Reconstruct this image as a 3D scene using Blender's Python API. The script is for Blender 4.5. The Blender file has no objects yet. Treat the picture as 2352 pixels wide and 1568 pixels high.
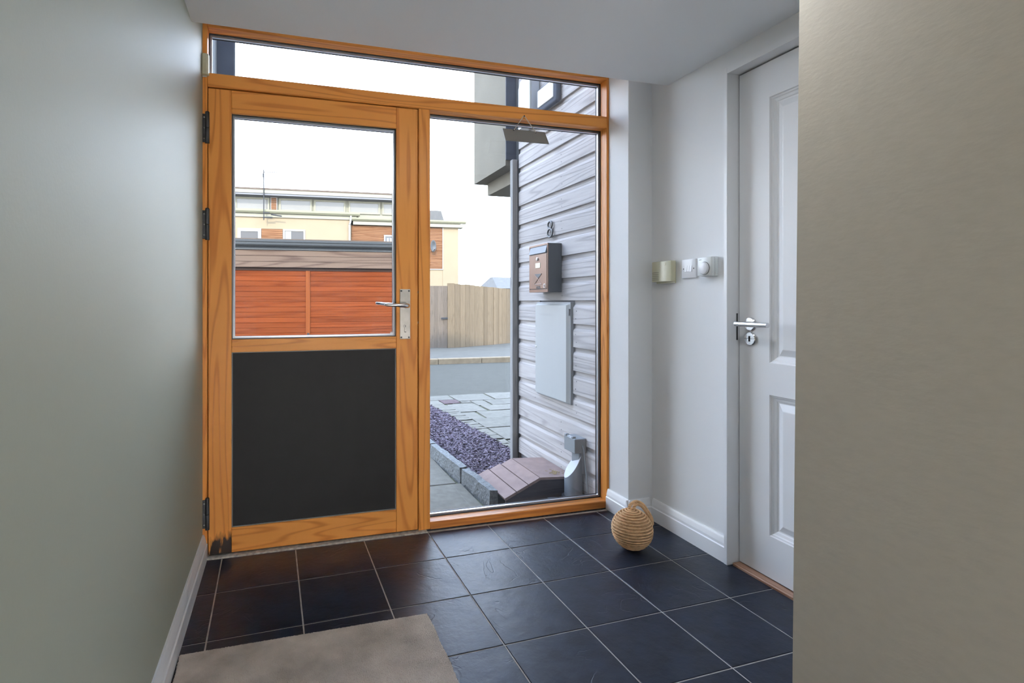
import bpy, bmesh, math, random
from mathutils import Vector, Matrix
random.seed(7)
PI = math.pi
S = bpy.context.scene
COL = S.collection

# ------------------------------------------------------------------ camera
W_PX, F_PX, CX, CY, YAW = 2352.0, 1230.78, 1009.95, 692.19, 0.2842
cam = bpy.data.cameras.new('camera')
cam.sensor_fit = 'HORIZONTAL'; cam.sensor_width = 36.0
cam.lens = F_PX / W_PX * 36.0
cam.shift_x = (1176.0 - CX) / W_PX
cam.shift_y = -(784.0 - CY) / W_PX
cam.clip_start = 0.02; cam.clip_end = 400
cam_o = bpy.data.objects.new('camera', cam); COL.objects.link(cam_o)
cam_o.location = (0.2482, -2.4473, 1.0838)
cam_o.rotation_euler = (PI/2, 0, -YAW)
S.camera = cam_o

# ------------------------------------------------------------------ sky, sun, exposure
S.view_settings.view_transform = 'Standard'
S.view_settings.look = 'None'
S.view_settings.gamma = 1.0
S.view_settings.use_curve_mapping = False
S.view_settings.exposure = 0.0

wd = bpy.data.worlds.new('sky'); S.world = wd; wd.use_nodes = True
nt = wd.node_tree; nt.nodes.clear()
n_out = nt.nodes.new('ShaderNodeOutputWorld'); n_bg = nt.nodes.new('ShaderNodeBackground')
n_tc = nt.nodes.new('ShaderNodeTexCoord'); n_sep = nt.nodes.new('ShaderNodeSeparateXYZ')
n_r = nt.nodes.new('ShaderNodeValToRGB'); n_n = nt.nodes.new('ShaderNodeTexNoise')
n_mp = nt.nodes.new('ShaderNodeMapping'); n_mx = nt.nodes.new('ShaderNodeMixRGB')
n_r.color_ramp.elements[0].position = 0.0; n_r.color_ramp.elements[0].color = (0.90, 0.945, 1.0, 1)
n_r.color_ramp.elements[1].position = 0.75; n_r.color_ramp.elements[1].color = (0.42, 0.60, 1.0, 1)
e_ = n_r.color_ramp.elements.new(0.3); e_.color = (0.68, 0.80, 1.0, 1)
n_mp.inputs['Scale'].default_value = (2.2, 2.2, 6.0)
n_n.inputs['Scale'].default_value = 1.3; n_n.inputs['Detail'].default_value = 5
n_cr = nt.nodes.new('ShaderNodeValToRGB')
n_cr.color_ramp.elements[0].position = 0.45; n_cr.color_ramp.elements[1].position = 0.8
nt.links.new(n_tc.outputs['Generated'], n_sep.inputs[0])
nt.links.new(n_sep.outputs['Z'], n_r.inputs[0])
nt.links.new(n_tc.outputs['Generated'], n_mp.inputs[0]); nt.links.new(n_mp.outputs[0], n_n.inputs['Vector'])
nt.links.new(n_n.outputs[0], n_cr.inputs[0]); nt.links.new(n_cr.outputs[0], n_mx.inputs[0])
nt.links.new(n_r.outputs[0], n_mx.inputs[1]); n_mx.inputs[2].default_value = (0.90, 0.94, 1.0, 1)
nt.links.new(n_mx.outputs[0], n_bg.inputs[0]); n_bg.inputs[1].default_value = 10.5
nt.links.new(n_bg.outputs[0], n_out.inputs[0])

sun = bpy.data.lights.new('sun', 'SUN'); sun.energy = 6.0; sun.color = (1.0, 0.93, 0.82); sun.angle = 0.02
sun_o = bpy.data.objects.new('sun', sun); COL.objects.link(sun_o)
el, az = math.radians(29), math.radians(24)      # the sun stands behind the house, to the left of the street
d = Vector((math.sin(az)*math.cos(el), math.cos(az)*math.cos(el), -math.sin(el)))
sun_o.rotation_euler = d.to_track_quat('-Z', 'Y').to_euler(); sun_o.location = (-10, -20, 20)

# ------------------------------------------------------------------ materials
def nodes(name):
    m = bpy.data.materials.new(name); m.use_nodes = True
    t = m.node_tree; b = t.nodes['Principled BSDF']
    return m, t, b
def N(t, typ, **kw):
    n = t.nodes.new(typ)
    for k, v in kw.items():
        if k in n.inputs: n.inputs[k].default_value = v
        else: setattr(n, k, v)
    return n
def c4(c): return (c[0], c[1], c[2], 1.0)
def coords(t, scale=(1, 1, 1), src='Object', rot=(0, 0, 0)):
    tc = N(t, 'ShaderNodeTexCoord'); mp = N(t, 'ShaderNodeMapping')
    mp.inputs['Scale'].default_value = scale; mp.inputs['Rotation'].default_value = rot
    t.links.new(tc.outputs[src], mp.inputs[0]); return mp.outputs[0]
def bump(t, b, h, strength, dist=0.01):
    n = N(t, 'ShaderNodeBump'); n.inputs['Strength'].default_value = strength; n.inputs['Distance'].default_value = dist
    t.links.new(h, n.inputs['Height']); t.links.new(n.outputs[0], b.inputs['Normal'])
def mat(name, col, rough=0.5, metal=0.0, var=0.0, vs=8.0, bmp=0.0, bs=60.0, scale=(1, 1, 1), spec=0.5, rnd=0.0, bd=0.004):
    m, t, b = nodes(name)
    b.inputs['Roughness'].default_value = rough; b.inputs['Metallic'].default_value = metal
    b.inputs['Specular IOR Level'].default_value = spec
    b.inputs['Base Color'].default_value = c4(col)
    out = None
    if var > 0:
        n = N(t, 'ShaderNodeTexNoise'); n.inputs['Scale'].default_value = vs; n.inputs['Detail'].default_value = 6
        t.links.new(coords(t, scale), n.inputs['Vector'])
        r = N(t, 'ShaderNodeValToRGB')
        r.color_ramp.elements[0].position = 0.3; r.color_ramp.elements[1].position = 0.7
        r.color_ramp.elements[0].color = c4([x*(1-var) for x in col]); r.color_ramp.elements[1].color = c4([min(1, x*(1+var)) for x in col])
        t.links.new(n.outputs[0], r.inputs[0]); out = r.outputs[0]
    if rnd > 0:
        oi = N(t, 'ShaderNodeObjectInfo'); hs = N(t, 'ShaderNodeHueSaturation')
        mr = N(t, 'ShaderNodeMapRange'); mr.inputs['To Min'].default_value = 1-rnd; mr.inputs['To Max'].default_value = 1+rnd
        t.links.new(oi.outputs['Random'], mr.inputs[0]); t.links.new(mr.outputs[0], hs.inputs['Value'])
        if out: t.links.new(out, hs.inputs['Color'])
        else: hs.inputs['Color'].default_value = c4(col)
        out = hs.outputs[0]
    if out: t.links.new(out, b.inputs['Base Color'])
    if bmp > 0:
        n2 = N(t, 'ShaderNodeTexNoise'); n2.inputs['Scale'].default_value = bs; n2.inputs['Detail'].default_value = 4
        t.links.new(coords(t, scale), n2.inputs['Vector']); bump(t, b, n2.outputs[0], bmp, bd)
    return m
def wood(name, axis, light, dark, rough=0.4, freq=1.0, rings=0.5, rnd=0.0, stain=None, contrast=(0.35, 0.75), bmp=0.08, spec=0.3):
    """softwood with grain running along axis; stain = (z0, z1): wet-rot stain rising from a foot"""
    m, t, b = nodes(name); b.inputs['Roughness'].default_value = rough; b.inputs['Specular IOR Level'].default_value = spec
    sc = [14*freq]*3; sc['xyz'.index(axis)] = 0.8*freq
    oi = N(t, 'ShaderNodeObjectInfo'); mul = N(t, 'ShaderNodeVectorMath', operation='ADD')
    sc_r = N(t, 'ShaderNodeVectorMath', operation='SCALE'); sc_r.inputs['Scale'].default_value = 7.0
    cv = N(t, 'ShaderNodeCombineXYZ')
    for k in range(3): t.links.new(oi.outputs['Random'], cv.inputs[k])
    t.links.new(cv.outputs[0], sc_r.inputs[0])
    t.links.new(coords(t, sc), mul.inputs[0]); t.links.new(sc_r.outputs[0], mul.inputs[1])
    n1 = N(t, 'ShaderNodeTexNoise'); n1.inputs['Scale'].default_value = 0.45; n1.inputs['Detail'].default_value = 2
    t.links.new(mul.outputs[0], n1.inputs['Vector'])
    k1 = N(t, 'ShaderNodeMath', operation='MULTIPLY'); k1.inputs[1].default_value = 110.0
    sn = N(t, 'ShaderNodeMath', operation='SINE'); t.links.new(n1.outputs[0], k1.inputs[0]); t.links.new(k1.outputs[0], sn.inputs[0])
    n2 = N(t, 'ShaderNodeTexNoise'); n2.inputs['Scale'].default_value = 7.0; n2.inputs['Detail'].default_value = 4
    t.links.new(mul.outputs[0], n2.inputs['Vector'])
    mr = N(t, 'ShaderNodeMapRange'); mr.inputs['From Min'].default_value = -1; mr.inputs['From Max'].default_value = 1
    t.links.new(sn.outputs[0], mr.inputs[0])
    pw = N(t, 'ShaderNodeMath', operation='POWER'); pw.inputs[1].default_value = 5.0; t.links.new(mr.outputs[0], pw.inputs[0])
    mx = N(t, 'ShaderNodeMixRGB'); mx.inputs[0].default_value = rings
    t.links.new(n2.outputs[0], mx.inputs[1]); t.links.new(pw.outputs[0], mx.inputs[2])
    r = N(t, 'ShaderNodeValToRGB'); r.color_ramp.elements[0].position = contrast[0]; r.color_ramp.elements[1].position = contrast[1]
    r.color_ramp.elements[0].color = c4(light); r.color_ramp.elements[1].color = c4(dark)
    t.links.new(mx.outputs[0], r.inputs[0]); out = r.outputs[0]
    if rnd > 0:
        hs = N(t, 'ShaderNodeHueSaturation'); m2 = N(t, 'ShaderNodeMapRange')
        m2.inputs['To Min'].default_value = 1-rnd; m2.inputs['To Max'].default_value = 1+rnd
        t.links.new(oi.outputs['Random'], m2.inputs[0]); t.links.new(m2.outputs[0], hs.inputs['Value'])
        t.links.new(out, hs.inputs['Color']); out = hs.outputs[0]
    if stain:
        tc = N(t, 'ShaderNodeTexCoord'); sp = N(t, 'ShaderNodeSeparateXYZ'); t.links.new(tc.outputs['Object'], sp.inputs[0])
        n3 = N(t, 'ShaderNodeTexNoise'); n3.inputs['Scale'].default_value = 1.0; n3.inputs['Detail'].default_value = 5
        t.links.new(coords(t, (48, 48, 9)), n3.inputs['Vector'])
        z = N(t, 'ShaderNodeMapRange'); z.inputs['From Min'].default_value = stain[0]; z.inputs['From Max'].default_value = stain[1]
        z.inputs['To Min'].default_value = 0.26; z.inputs['To Max'].default_value = -0.28
        t.links.new(sp.outputs['Z'], z.inputs[0])
        ad = N(t, 'ShaderNodeMath', operation='ADD'); t.links.new(n3.outputs[0], ad.inputs[0]); t.links.new(z.outputs[0], ad.inputs[1])
        rr = N(t, 'ShaderNodeValToRGB'); rr.color_ramp.elements[0].position = 0.44; rr.color_ramp.elements[1].position = 0.60
        t.links.new(ad.outputs[0], rr.inputs[0])
        ms = N(t, 'ShaderNodeMixRGB'); t.links.new(rr.outputs[0], ms.inputs[0]); t.links.new(out, ms.inputs[1])
        ms.inputs[2].default_value = (0.008, 0.0035, 0.003, 1); out = ms.outputs[0]
    t.links.new(out, b.inputs['Base Color'])
    bump(t, b, mx.outputs[0], bmp, 0.003)
    return m
def glass(name, haze=0.0022, tint=(0.985, 0.99, 0.99)):
    m, t, b = nodes(name); t.nodes.remove(b)
    o = t.nodes['Material Output']
    tr = N(t, 'ShaderNodeBsdfTransparent'); tr.inputs[0].default_value = c4(tint)
    gl = N(t, 'ShaderNodeBsdfGlossy'); gl.inputs['Roughness'].default_value = 0.0
    fr = N(t, 'ShaderNodeFresnel'); fr.inputs[0].default_value = 1.28
    m1 = N(t, 'ShaderNodeMixShader'); t.links.new(fr.outputs[0], m1.inputs[0]); t.links.new(tr.outputs[0], m1.inputs[1]); t.links.new(gl.outputs[0], m1.inputs[2])
    df = N(t, 'ShaderNodeBsdfTranslucent'); df.inputs[0].default_value = (0.9, 0.92, 0.95, 1)
    n = N(t, 'ShaderNodeTexNoise'); n.inputs['Scale'].default_value = 260; n.inputs['Detail'].default_value = 1
    n0 = N(t, 'ShaderNodeTexNoise'); n0.inputs['Scale'].default_value = 3.0; n0.inputs['Detail'].default_value = 3
    cs = coords(t); t.links.new(cs, n.inputs['Vector']); t.links.new(cs, n0.inputs['Vector'])
    r = N(t, 'ShaderNodeMapRange'); r.inputs['From Min'].default_value = 0.66; r.inputs['From Max'].default_value = 0.8
    r.inputs['To Min'].default_value = haze; r.inputs['To Max'].default_value = haze+0.06
    mul = N(t, 'ShaderNodeMath', operation='MULTIPLY'); t.links.new(n.outputs[0], r.inputs[0])
    t.links.new(r.outputs[0], mul.inputs[0]); m3 = N(t, 'ShaderNodeMapRange'); m3.inputs['From Min'].default_value = 0.35; m3.inputs['From Max'].default_value = 0.65
    m3.inputs['To Min'].default_value = 0.35; m3.inputs['To Max'].default_value = 1.2
    t.links.new(n0.outputs[0], m3.inputs[0]); t.links.new(m3.outputs[0], mul.inputs[1])
    m2 = N(t, 'ShaderNodeMixShader'); t.links.new(mul.outputs[0], m2.inputs[0]); t.links.new(m1.outputs[0], m2.inputs[1]); t.links.new(df.outputs[0], m2.inputs[2])
    t.links.new(m2.outputs[0], o.inputs[0]); return m

PL, PD = (0.84, 0.345, 0.075), (0.60, 0.205, 0.038)
M = {}
M['pine_v'] = wood('pine_vertical', 'z', PL, PD, 0.38, rings=0.62, contrast=(0.22, 0.85))
M['pine_v_stain'] = wood('pine_vertical_stained_foot', 'z', PL, PD, 0.4, rings=0.62, contrast=(0.22, 0.85), stain=(0.0, 0.145))
M['pine_h'] = wood('pine_horizontal', 'x', PL, PD, 0.38, rings=0.62, contrast=(0.22, 0.85))
M['pine_sill'] = wood('pine_sill', 'x', (0.64, 0.25, 0.055), (0.38, 0.13, 0.03), 0.42)
M['wall_green'] = mat('paint_pale_green', (0.3479, 0.3663, 0.2965), 0.55, var=0.02, vs=1.5, bmp=0.12, bs=140, bd=0.002)
M['wall_white'] = mat('paint_white', (0.85, 0.86, 0.87), 0.6, var=0.015, vs=1.5, bmp=0.06, bs=120, bd=0.002)
M['wall_beige'] = mat('paint_rolled_beige', (0.4717, 0.4306, 0.3565), 0.65, var=0.03, vs=30, bmp=0.12, bs=60, scale=(1, 1, 2.2), bd=0.004)
M['ceiling'] = mat('paint_ceiling', (0.9072, 0.9288, 0.9504), 0.7, bmp=0.04, bs=90, bd=0.002)
M['gloss_white'] = mat('gloss_white', (0.86, 0.87, 0.89), 0.28)
M['door_white'] = mat('door_white', (0.86, 0.87, 0.89), 0.35, bmp=0.04, bs=18, scale=(40, 40, 1.0), bd=0.002)
M['panel_dark'] = mat('dark_laminate', (0.006878, 0.007283, 0.008497), 0.6, spec=0.2, var=0.12, vs=9, bmp=0.05, bs=300)
M['rubber'] = mat('black_gasket', (0.015, 0.016, 0.02), 0.5)
M['spacer'] = mat('spacer_bar', (0.60, 0.62, 0.66), 0.3, metal=0.7)
M['glass'] = glass('window_glass')
M['iron'] = mat('black_iron', (0.03, 0.032, 0.036), 0.45, metal=0.4)
M['steel'] = mat('brushed_steel', (0.50, 0.49, 0.47), 0.33, metal=1.0, var=0.15, vs=25)
M['steel_b'] = mat('polished_steel', (0.75, 0.75, 0.76), 0.16, metal=1.0)
M['hole'] = mat('keyhole_black', (0.004, 0.004, 0.004), 0.8)
M['plastic_white'] = mat('white_plastic', (0.82, 0.82, 0.84), 0.25)
M['plastic_cream'] = mat('cream_plastic', (0.66, 0.64, 0.46), 0.22)
M['plastic_grey'] = mat('off_white_plastic', (0.74, 0.76, 0.74), 0.3)
M['grout'] = mat('grout', (0.4335, 0.408, 0.3825), 0.9, var=0.2, vs=30)
M['mortar'] = mat('threshold_mortar', (0.40, 0.38, 0.35), 0.9, var=0.35, vs=60, bmp=0.5, bs=80)
M['copper_trim'] = wood('threshold_timber', 'y', (0.42, 0.25, 0.17), (0.25, 0.12, 0.07), 0.45)
# slate floor tile
m, t, b = nodes('slate_tile'); M['slate'] = m
b.inputs['IOR'].default_value = 1.34; b.inputs['Specular IOR Level'].default_value = 0.5
n = N(t, 'ShaderNodeTexNoise'); n.inputs['Scale'].default_value = 14; n.inputs['Detail'].default_value = 8
oi = N(t, 'ShaderNodeObjectInfo'); va = N(t, 'ShaderNodeVectorMath', operation='ADD'); vs_ = N(t, 'ShaderNodeVectorMath', operation='SCALE')
vs_.inputs['Scale'].default_value = 30.0; cv = N(t, 'ShaderNodeCombineXYZ')
for k in range(3): t.links.new(oi.outputs['Random'], cv.inputs[k])
t.links.new(cv.outputs[0], vs_.inputs[0]); t.links.new(coords(t), va.inputs[0]); t.links.new(vs_.outputs[0], va.inputs[1])
t.links.new(va.outputs[0], n.inputs['Vector'])
r = N(t, 'ShaderNodeValToRGB'); r.color_ramp.elements[0].color = (0.0095, 0.0125, 0.0225, 1); r.color_ramp.elements[1].color = (0.019, 0.026, 0.046, 1)
r.color_ramp.elements[0].position = 0.3; r.color_ramp.elements[1].position = 0.75
t.links.new(n.outputs[0], r.inputs[0]); t.links.new(r.outputs[0], b.inputs['Base Color'])
rr = N(t, 'ShaderNodeMapRange'); rr.inputs['To Min'].default_value = 0.32; rr.inputs['To Max'].default_value = 0.44
t.links.new(n.outputs[0], rr.inputs[0]); t.links.new(rr.outputs[0], b.inputs['Roughness'])
# riven relief: soft undulation, fine grain and a few thin split lines
n2 = N(t, 'ShaderNodeTexNoise'); n2.inputs['Scale'].default_value = 26; n2.inputs['Detail'].default_value = 6; n2.inputs['Roughness'].default_value = 0.6
n3 = N(t, 'ShaderNodeTexNoise'); n3.inputs['Scale'].default_value = 6.0; n3.inputs['Detail'].default_value = 3; n3.inputs['Distortion'].default_value = 0.8
n4 = N(t, 'ShaderNodeTexNoise'); n4.inputs['Scale'].default_value = 5.0; n4.inputs['Detail'].default_value = 1
for q in (n2, n3): t.links.new(va.outputs[0], q.inputs['Vector'])
sh_ = N(t, 'ShaderNodeVectorMath', operation='ADD'); sh_.inputs[1].default_value = (3.1, 7.7, 1.3)
t.links.new(va.outputs[0], sh_.inputs[0]); t.links.new(sh_.outputs[0], n4.inputs['Vector'])
s1 = N(t, 'ShaderNodeMath', operation='SUBTRACT'); s1.inputs[1].default_value = 0.5; t.links.new(n3.outputs[0], s1.inputs[0])
s2 = N(t, 'ShaderNodeMath', operation='ABSOLUTE'); t.links.new(s1.outputs[0], s2.inputs[0])
s3 = N(t, 'ShaderNodeMapRange'); s3.inputs['From Min'].default_value = 0.0; s3.inputs['From Max'].default_value = 0.016; s3.inputs['To Min'].default_value = 1.0; s3.inputs['To Max'].default_value = 0.0
t.links.new(s2.outputs[0], s3.inputs[0])
s4 = N(t, 'ShaderNodeMapRange'); s4.inputs['From Min'].default_value = 0.52; s4.inputs['From Max'].default_value = 0.58
t.links.new(n4.outputs[0], s4.inputs[0])
s5 = N(t, 'ShaderNodeMath', operation='MULTIPLY'); t.links.new(s3.outputs[0], s5.inputs[0]); t.links.new(s4.outputs[0], s5.inputs[1])
s6 = N(t, 'ShaderNodeMath', operation='MULTIPLY'); s6.inputs[1].default_value = -0.35; t.links.new(s5.outputs[0], s6.inputs[0])
s7 = N(t, 'ShaderNodeMath', operation='ADD'); t.links.new(n2.outputs[0], s7.inputs[0]); t.links.new(s6.outputs[0], s7.inputs[1])
s8 = N(t, 'ShaderNodeMath', operation='MULTIPLY'); s8.inputs[1].default_value = 0.9; t.links.new(n3.outputs[0], s8.inputs[0])
s9 = N(t, 'ShaderNodeMath', operation='ADD'); t.links.new(s7.outputs[0], s9.inputs[0]); t.links.new(s8.outputs[0], s9.inputs[1])
bump(t, b, s9.outputs[0], 0.42, 0.004)

M['rope'] = mat('jute_rope', (0.7176, 0.4605, 0.2571), 0.85, var=0.18, vs=45, bmp=0.5, bs=300, bd=0.001, spec=0.15)
M['rug'] = mat('rug_pile', (0.4904, 0.4333, 0.3849), 0.95, var=0.22, vs=9, spec=0.1)
M['sign_grey'] = mat('sign_back', (0.18, 0.18, 0.171), 0.5)
M['string'] = mat('string', (0.62, 0.56, 0.48), 0.9)
# outside
M['clad'] = wood('weathered_cladding', 'y', (0.388, 0.3608, 0.3414), (0.2473, 0.2299, 0.2192), 0.8, freq=0.85, rings=0.4, rnd=0.09, contrast=(0.2, 0.85), bmp=0.45, spec=0.06)
M['post_grey'] = wood('weathered_post', 'z', (0.256, 0.2496, 0.2368), (0.1664, 0.16, 0.1536), 0.8, rings=0.3, spec=0.06)
M['render_grey'] = mat('grey_render', (0.1715, 0.1533, 0.1187), 0.9, var=0.06, vs=5, bmp=0.3, bs=90, spec=0.08)
M['render_light'] = mat('light_render', (0.2148, 0.2218, 0.2218), 0.9, var=0.05, vs=5, bmp=0.3, bs=90, spec=0.08)
M['slate_panel'] = mat('dark_slate_panel', (0.06747, 0.07607, 0.09696), 0.7, var=0.15, vs=14, spec=0.08)
M['soffit'] = mat('soffit_grey', (0.14, 0.14, 0.147), 0.8)
M['house_mass'] = mat('house_render', (0.60, 0.60, 0.58), 0.9)
M['mail_black'] = mat('mailbox_black', (0.035, 0.042, 0.05), 0.4)
M['mail_copper'] = mat('mailbox_copper', (0.184, 0.104, 0.068), 0.35, metal=0.35, var=0.15, vs=12)
M['mail_flap'] = mat('mailbox_flap', (0.15, 0.16, 0.175), 0.45, metal=0.0, spec=0.2)
M['meter_white'] = mat('meter_box_white', (0.3306, 0.3362, 0.3219), 0.35)
M['meter_edge'] = mat('meter_box_edge', (0.2409, 0.2519, 0.2628), 0.4)
M['zinc'] = mat('number_steel', (0.077, 0.0805, 0.084), 0.35, metal=0.6)
M['svc_grey'] = mat('service_box_grey', (0.168, 0.1785, 0.182), 0.45)
M['svc_pale'] = mat('service_plate_pale', (0.364, 0.385, 0.413), 0.4)
M['svc_pipe'] = mat('service_pipe_grey', (0.175, 0.1925, 0.21), 0.4)
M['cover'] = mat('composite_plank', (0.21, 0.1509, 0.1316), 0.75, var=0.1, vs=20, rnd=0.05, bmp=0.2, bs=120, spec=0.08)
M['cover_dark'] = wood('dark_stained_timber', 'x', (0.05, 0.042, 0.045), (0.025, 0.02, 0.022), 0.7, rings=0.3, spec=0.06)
M['black_pipe'] = mat('black_pipe', (0.03, 0.034, 0.04), 0.4)
M['slab'] = mat('paving_slab', (0.1306, 0.1203, 0.09668), 0.85, var=0.14, vs=22, rnd=0.08, bmp=0.4, bs=70, spec=0.08)
M['slab_red'] = mat('red_paving_stone', (0.08184, 0.0558, 0.05394), 0.85, var=0.15, vs=25, bmp=0.4, bs=70, spec=0.08)
M['joint'] = mat('mossy_joint', (0.085, 0.088, 0.052), 0.95, var=0.5, vs=9, spec=0.08)
M['granite'] = mat('granite_edging', (0.1514, 0.1562, 0.1514), 0.9, var=0.3, vs=70, bmp=0.8, bs=60, bd=0.01, spec=0.08)
M['slate_chip'] = mat('slate_chipping', (0.09783, 0.0744, 0.09262), 0.6, var=0.55, vs=33, spec=0.08)
M['asphalt'] = mat('asphalt', (0.06393, 0.05949, 0.04612), 0.9, var=0.1, vs=6, bmp=0.4, bs=200, spec=0.08)
M['pavement'] = mat('pavement_tarmac', (0.09841, 0.08966, 0.07209), 0.9, var=0.1, vs=5, spec=0.08)
M['kerb_far'] = mat('buff_kerb', (0.204, 0.1549, 0.09756), 0.9, var=0.15, vs=12, rnd=0.08, spec=0.08)
M['earth'] = mat('ground', (0.0693, 0.0693, 0.063), 0.95, var=0.2, vs=1.0, spec=0.08)
M['fence'] = wood('fence_board', 'z', (0.1382, 0.1036, 0.06558), (0.09677, 0.07193, 0.04591), 0.85, rings=0.3, rnd=0.12, spec=0.06)
M['gate'] = wood('gate_board', 'z', (0.1172, 0.0939, 0.07258), (0.07938, 0.06433, 0.0499), 0.85, rings=0.3, rnd=0.12, spec=0.06)
M['cedar'] = wood('cedar_plank', 'x', (0.1408, 0.03274, 0.0088), (0.09504, 0.01901, 0.00484), 0.7, freq=0.25, rings=0.25, rnd=0.13, spec=0.03)
M['cedar_post'] = wood('cedar_post', 'z', (0.169, 0.04801, 0.01373), (0.1338, 0.03546, 0.01007), 0.7, freq=0.3, rings=0.25, spec=0.03)
M['weathered'] = wood('weathered_fascia', 'x', (0.1174, 0.08058, 0.05783), (0.07173, 0.04584, 0.03374), 0.8, freq=0.22, rings=0.4, rnd=0.08, spec=0.06)
M['recess'] = mat('dark_recess', (0.0312, 0.018, 0.0132), 0.8, spec=0.08)
M['gutter_dark'] = mat('grey_gutter', (0.03437, 0.0376, 0.03867), 0.5)
M['roof_brown'] = mat('brown_roof', (0.08736, 0.06586, 0.0504), 0.8, var=0.15, vs=6, spec=0.08)
M['cream'] = mat('cream_render', (0.2225, 0.1754, 0.1138), 0.9, var=0.03, vs=2, spec=0.08)
M['pale_green'] = mat('pale_green_gutter', (0.2037, 0.1967, 0.1347), 0.5, spec=0.08)
M['frame_pale'] = mat('pale_window_frame', (0.2164, 0.2044, 0.1535), 0.5, spec=0.08)
M['frame_white'] = mat('white_window_frame', (0.3003, 0.3003, 0.2917), 0.5, spec=0.08)
M['pane_far'] = mat('far_window_pane', (0.1408, 0.1318, 0.113), 0.12, var=0.06, vs=0.6)
M['pane_dark'] = mat('far_dark_pane', (0.0792, 0.0792, 0.0792), 0.15)
M['curtain'] = mat('curtain', (0.2046, 0.2178, 0.2046), 0.9)
M['slat_far'] = wood('far_timber_slats', 'x', (0.1654, 0.0815, 0.04022), (0.1158, 0.04948, 0.02262), 0.7, freq=0.3, rings=0.3, rnd=0.1, spec=0.06)
M['roof_slate'] = mat('grey_slate_roof', (0.09623, 0.09418, 0.09026), 0.8, var=0.12, vs=4, spec=0.08)
M['aerial'] = mat('aerial_metal', (0.035, 0.035, 0.035), 0.6, spec=0.1)
M['pane_low'] = mat('far_lower_pane', (0.085, 0.08, 0.075), 0.3, spec=0.1)
M['lamp_glow'] = mat('opal_glass', (0.8, 0.8, 0.78), 0.3)
m, t, b = nodes('fill_lamp_opal'); M['fill_lamp_lit'] = m
b.inputs['Emission Color'].default_value = (0.93, 0.96, 1.0, 1); b.inputs['Emission Strength'].default_value = 4.0  # glow of the added lobby fill lamp

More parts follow.
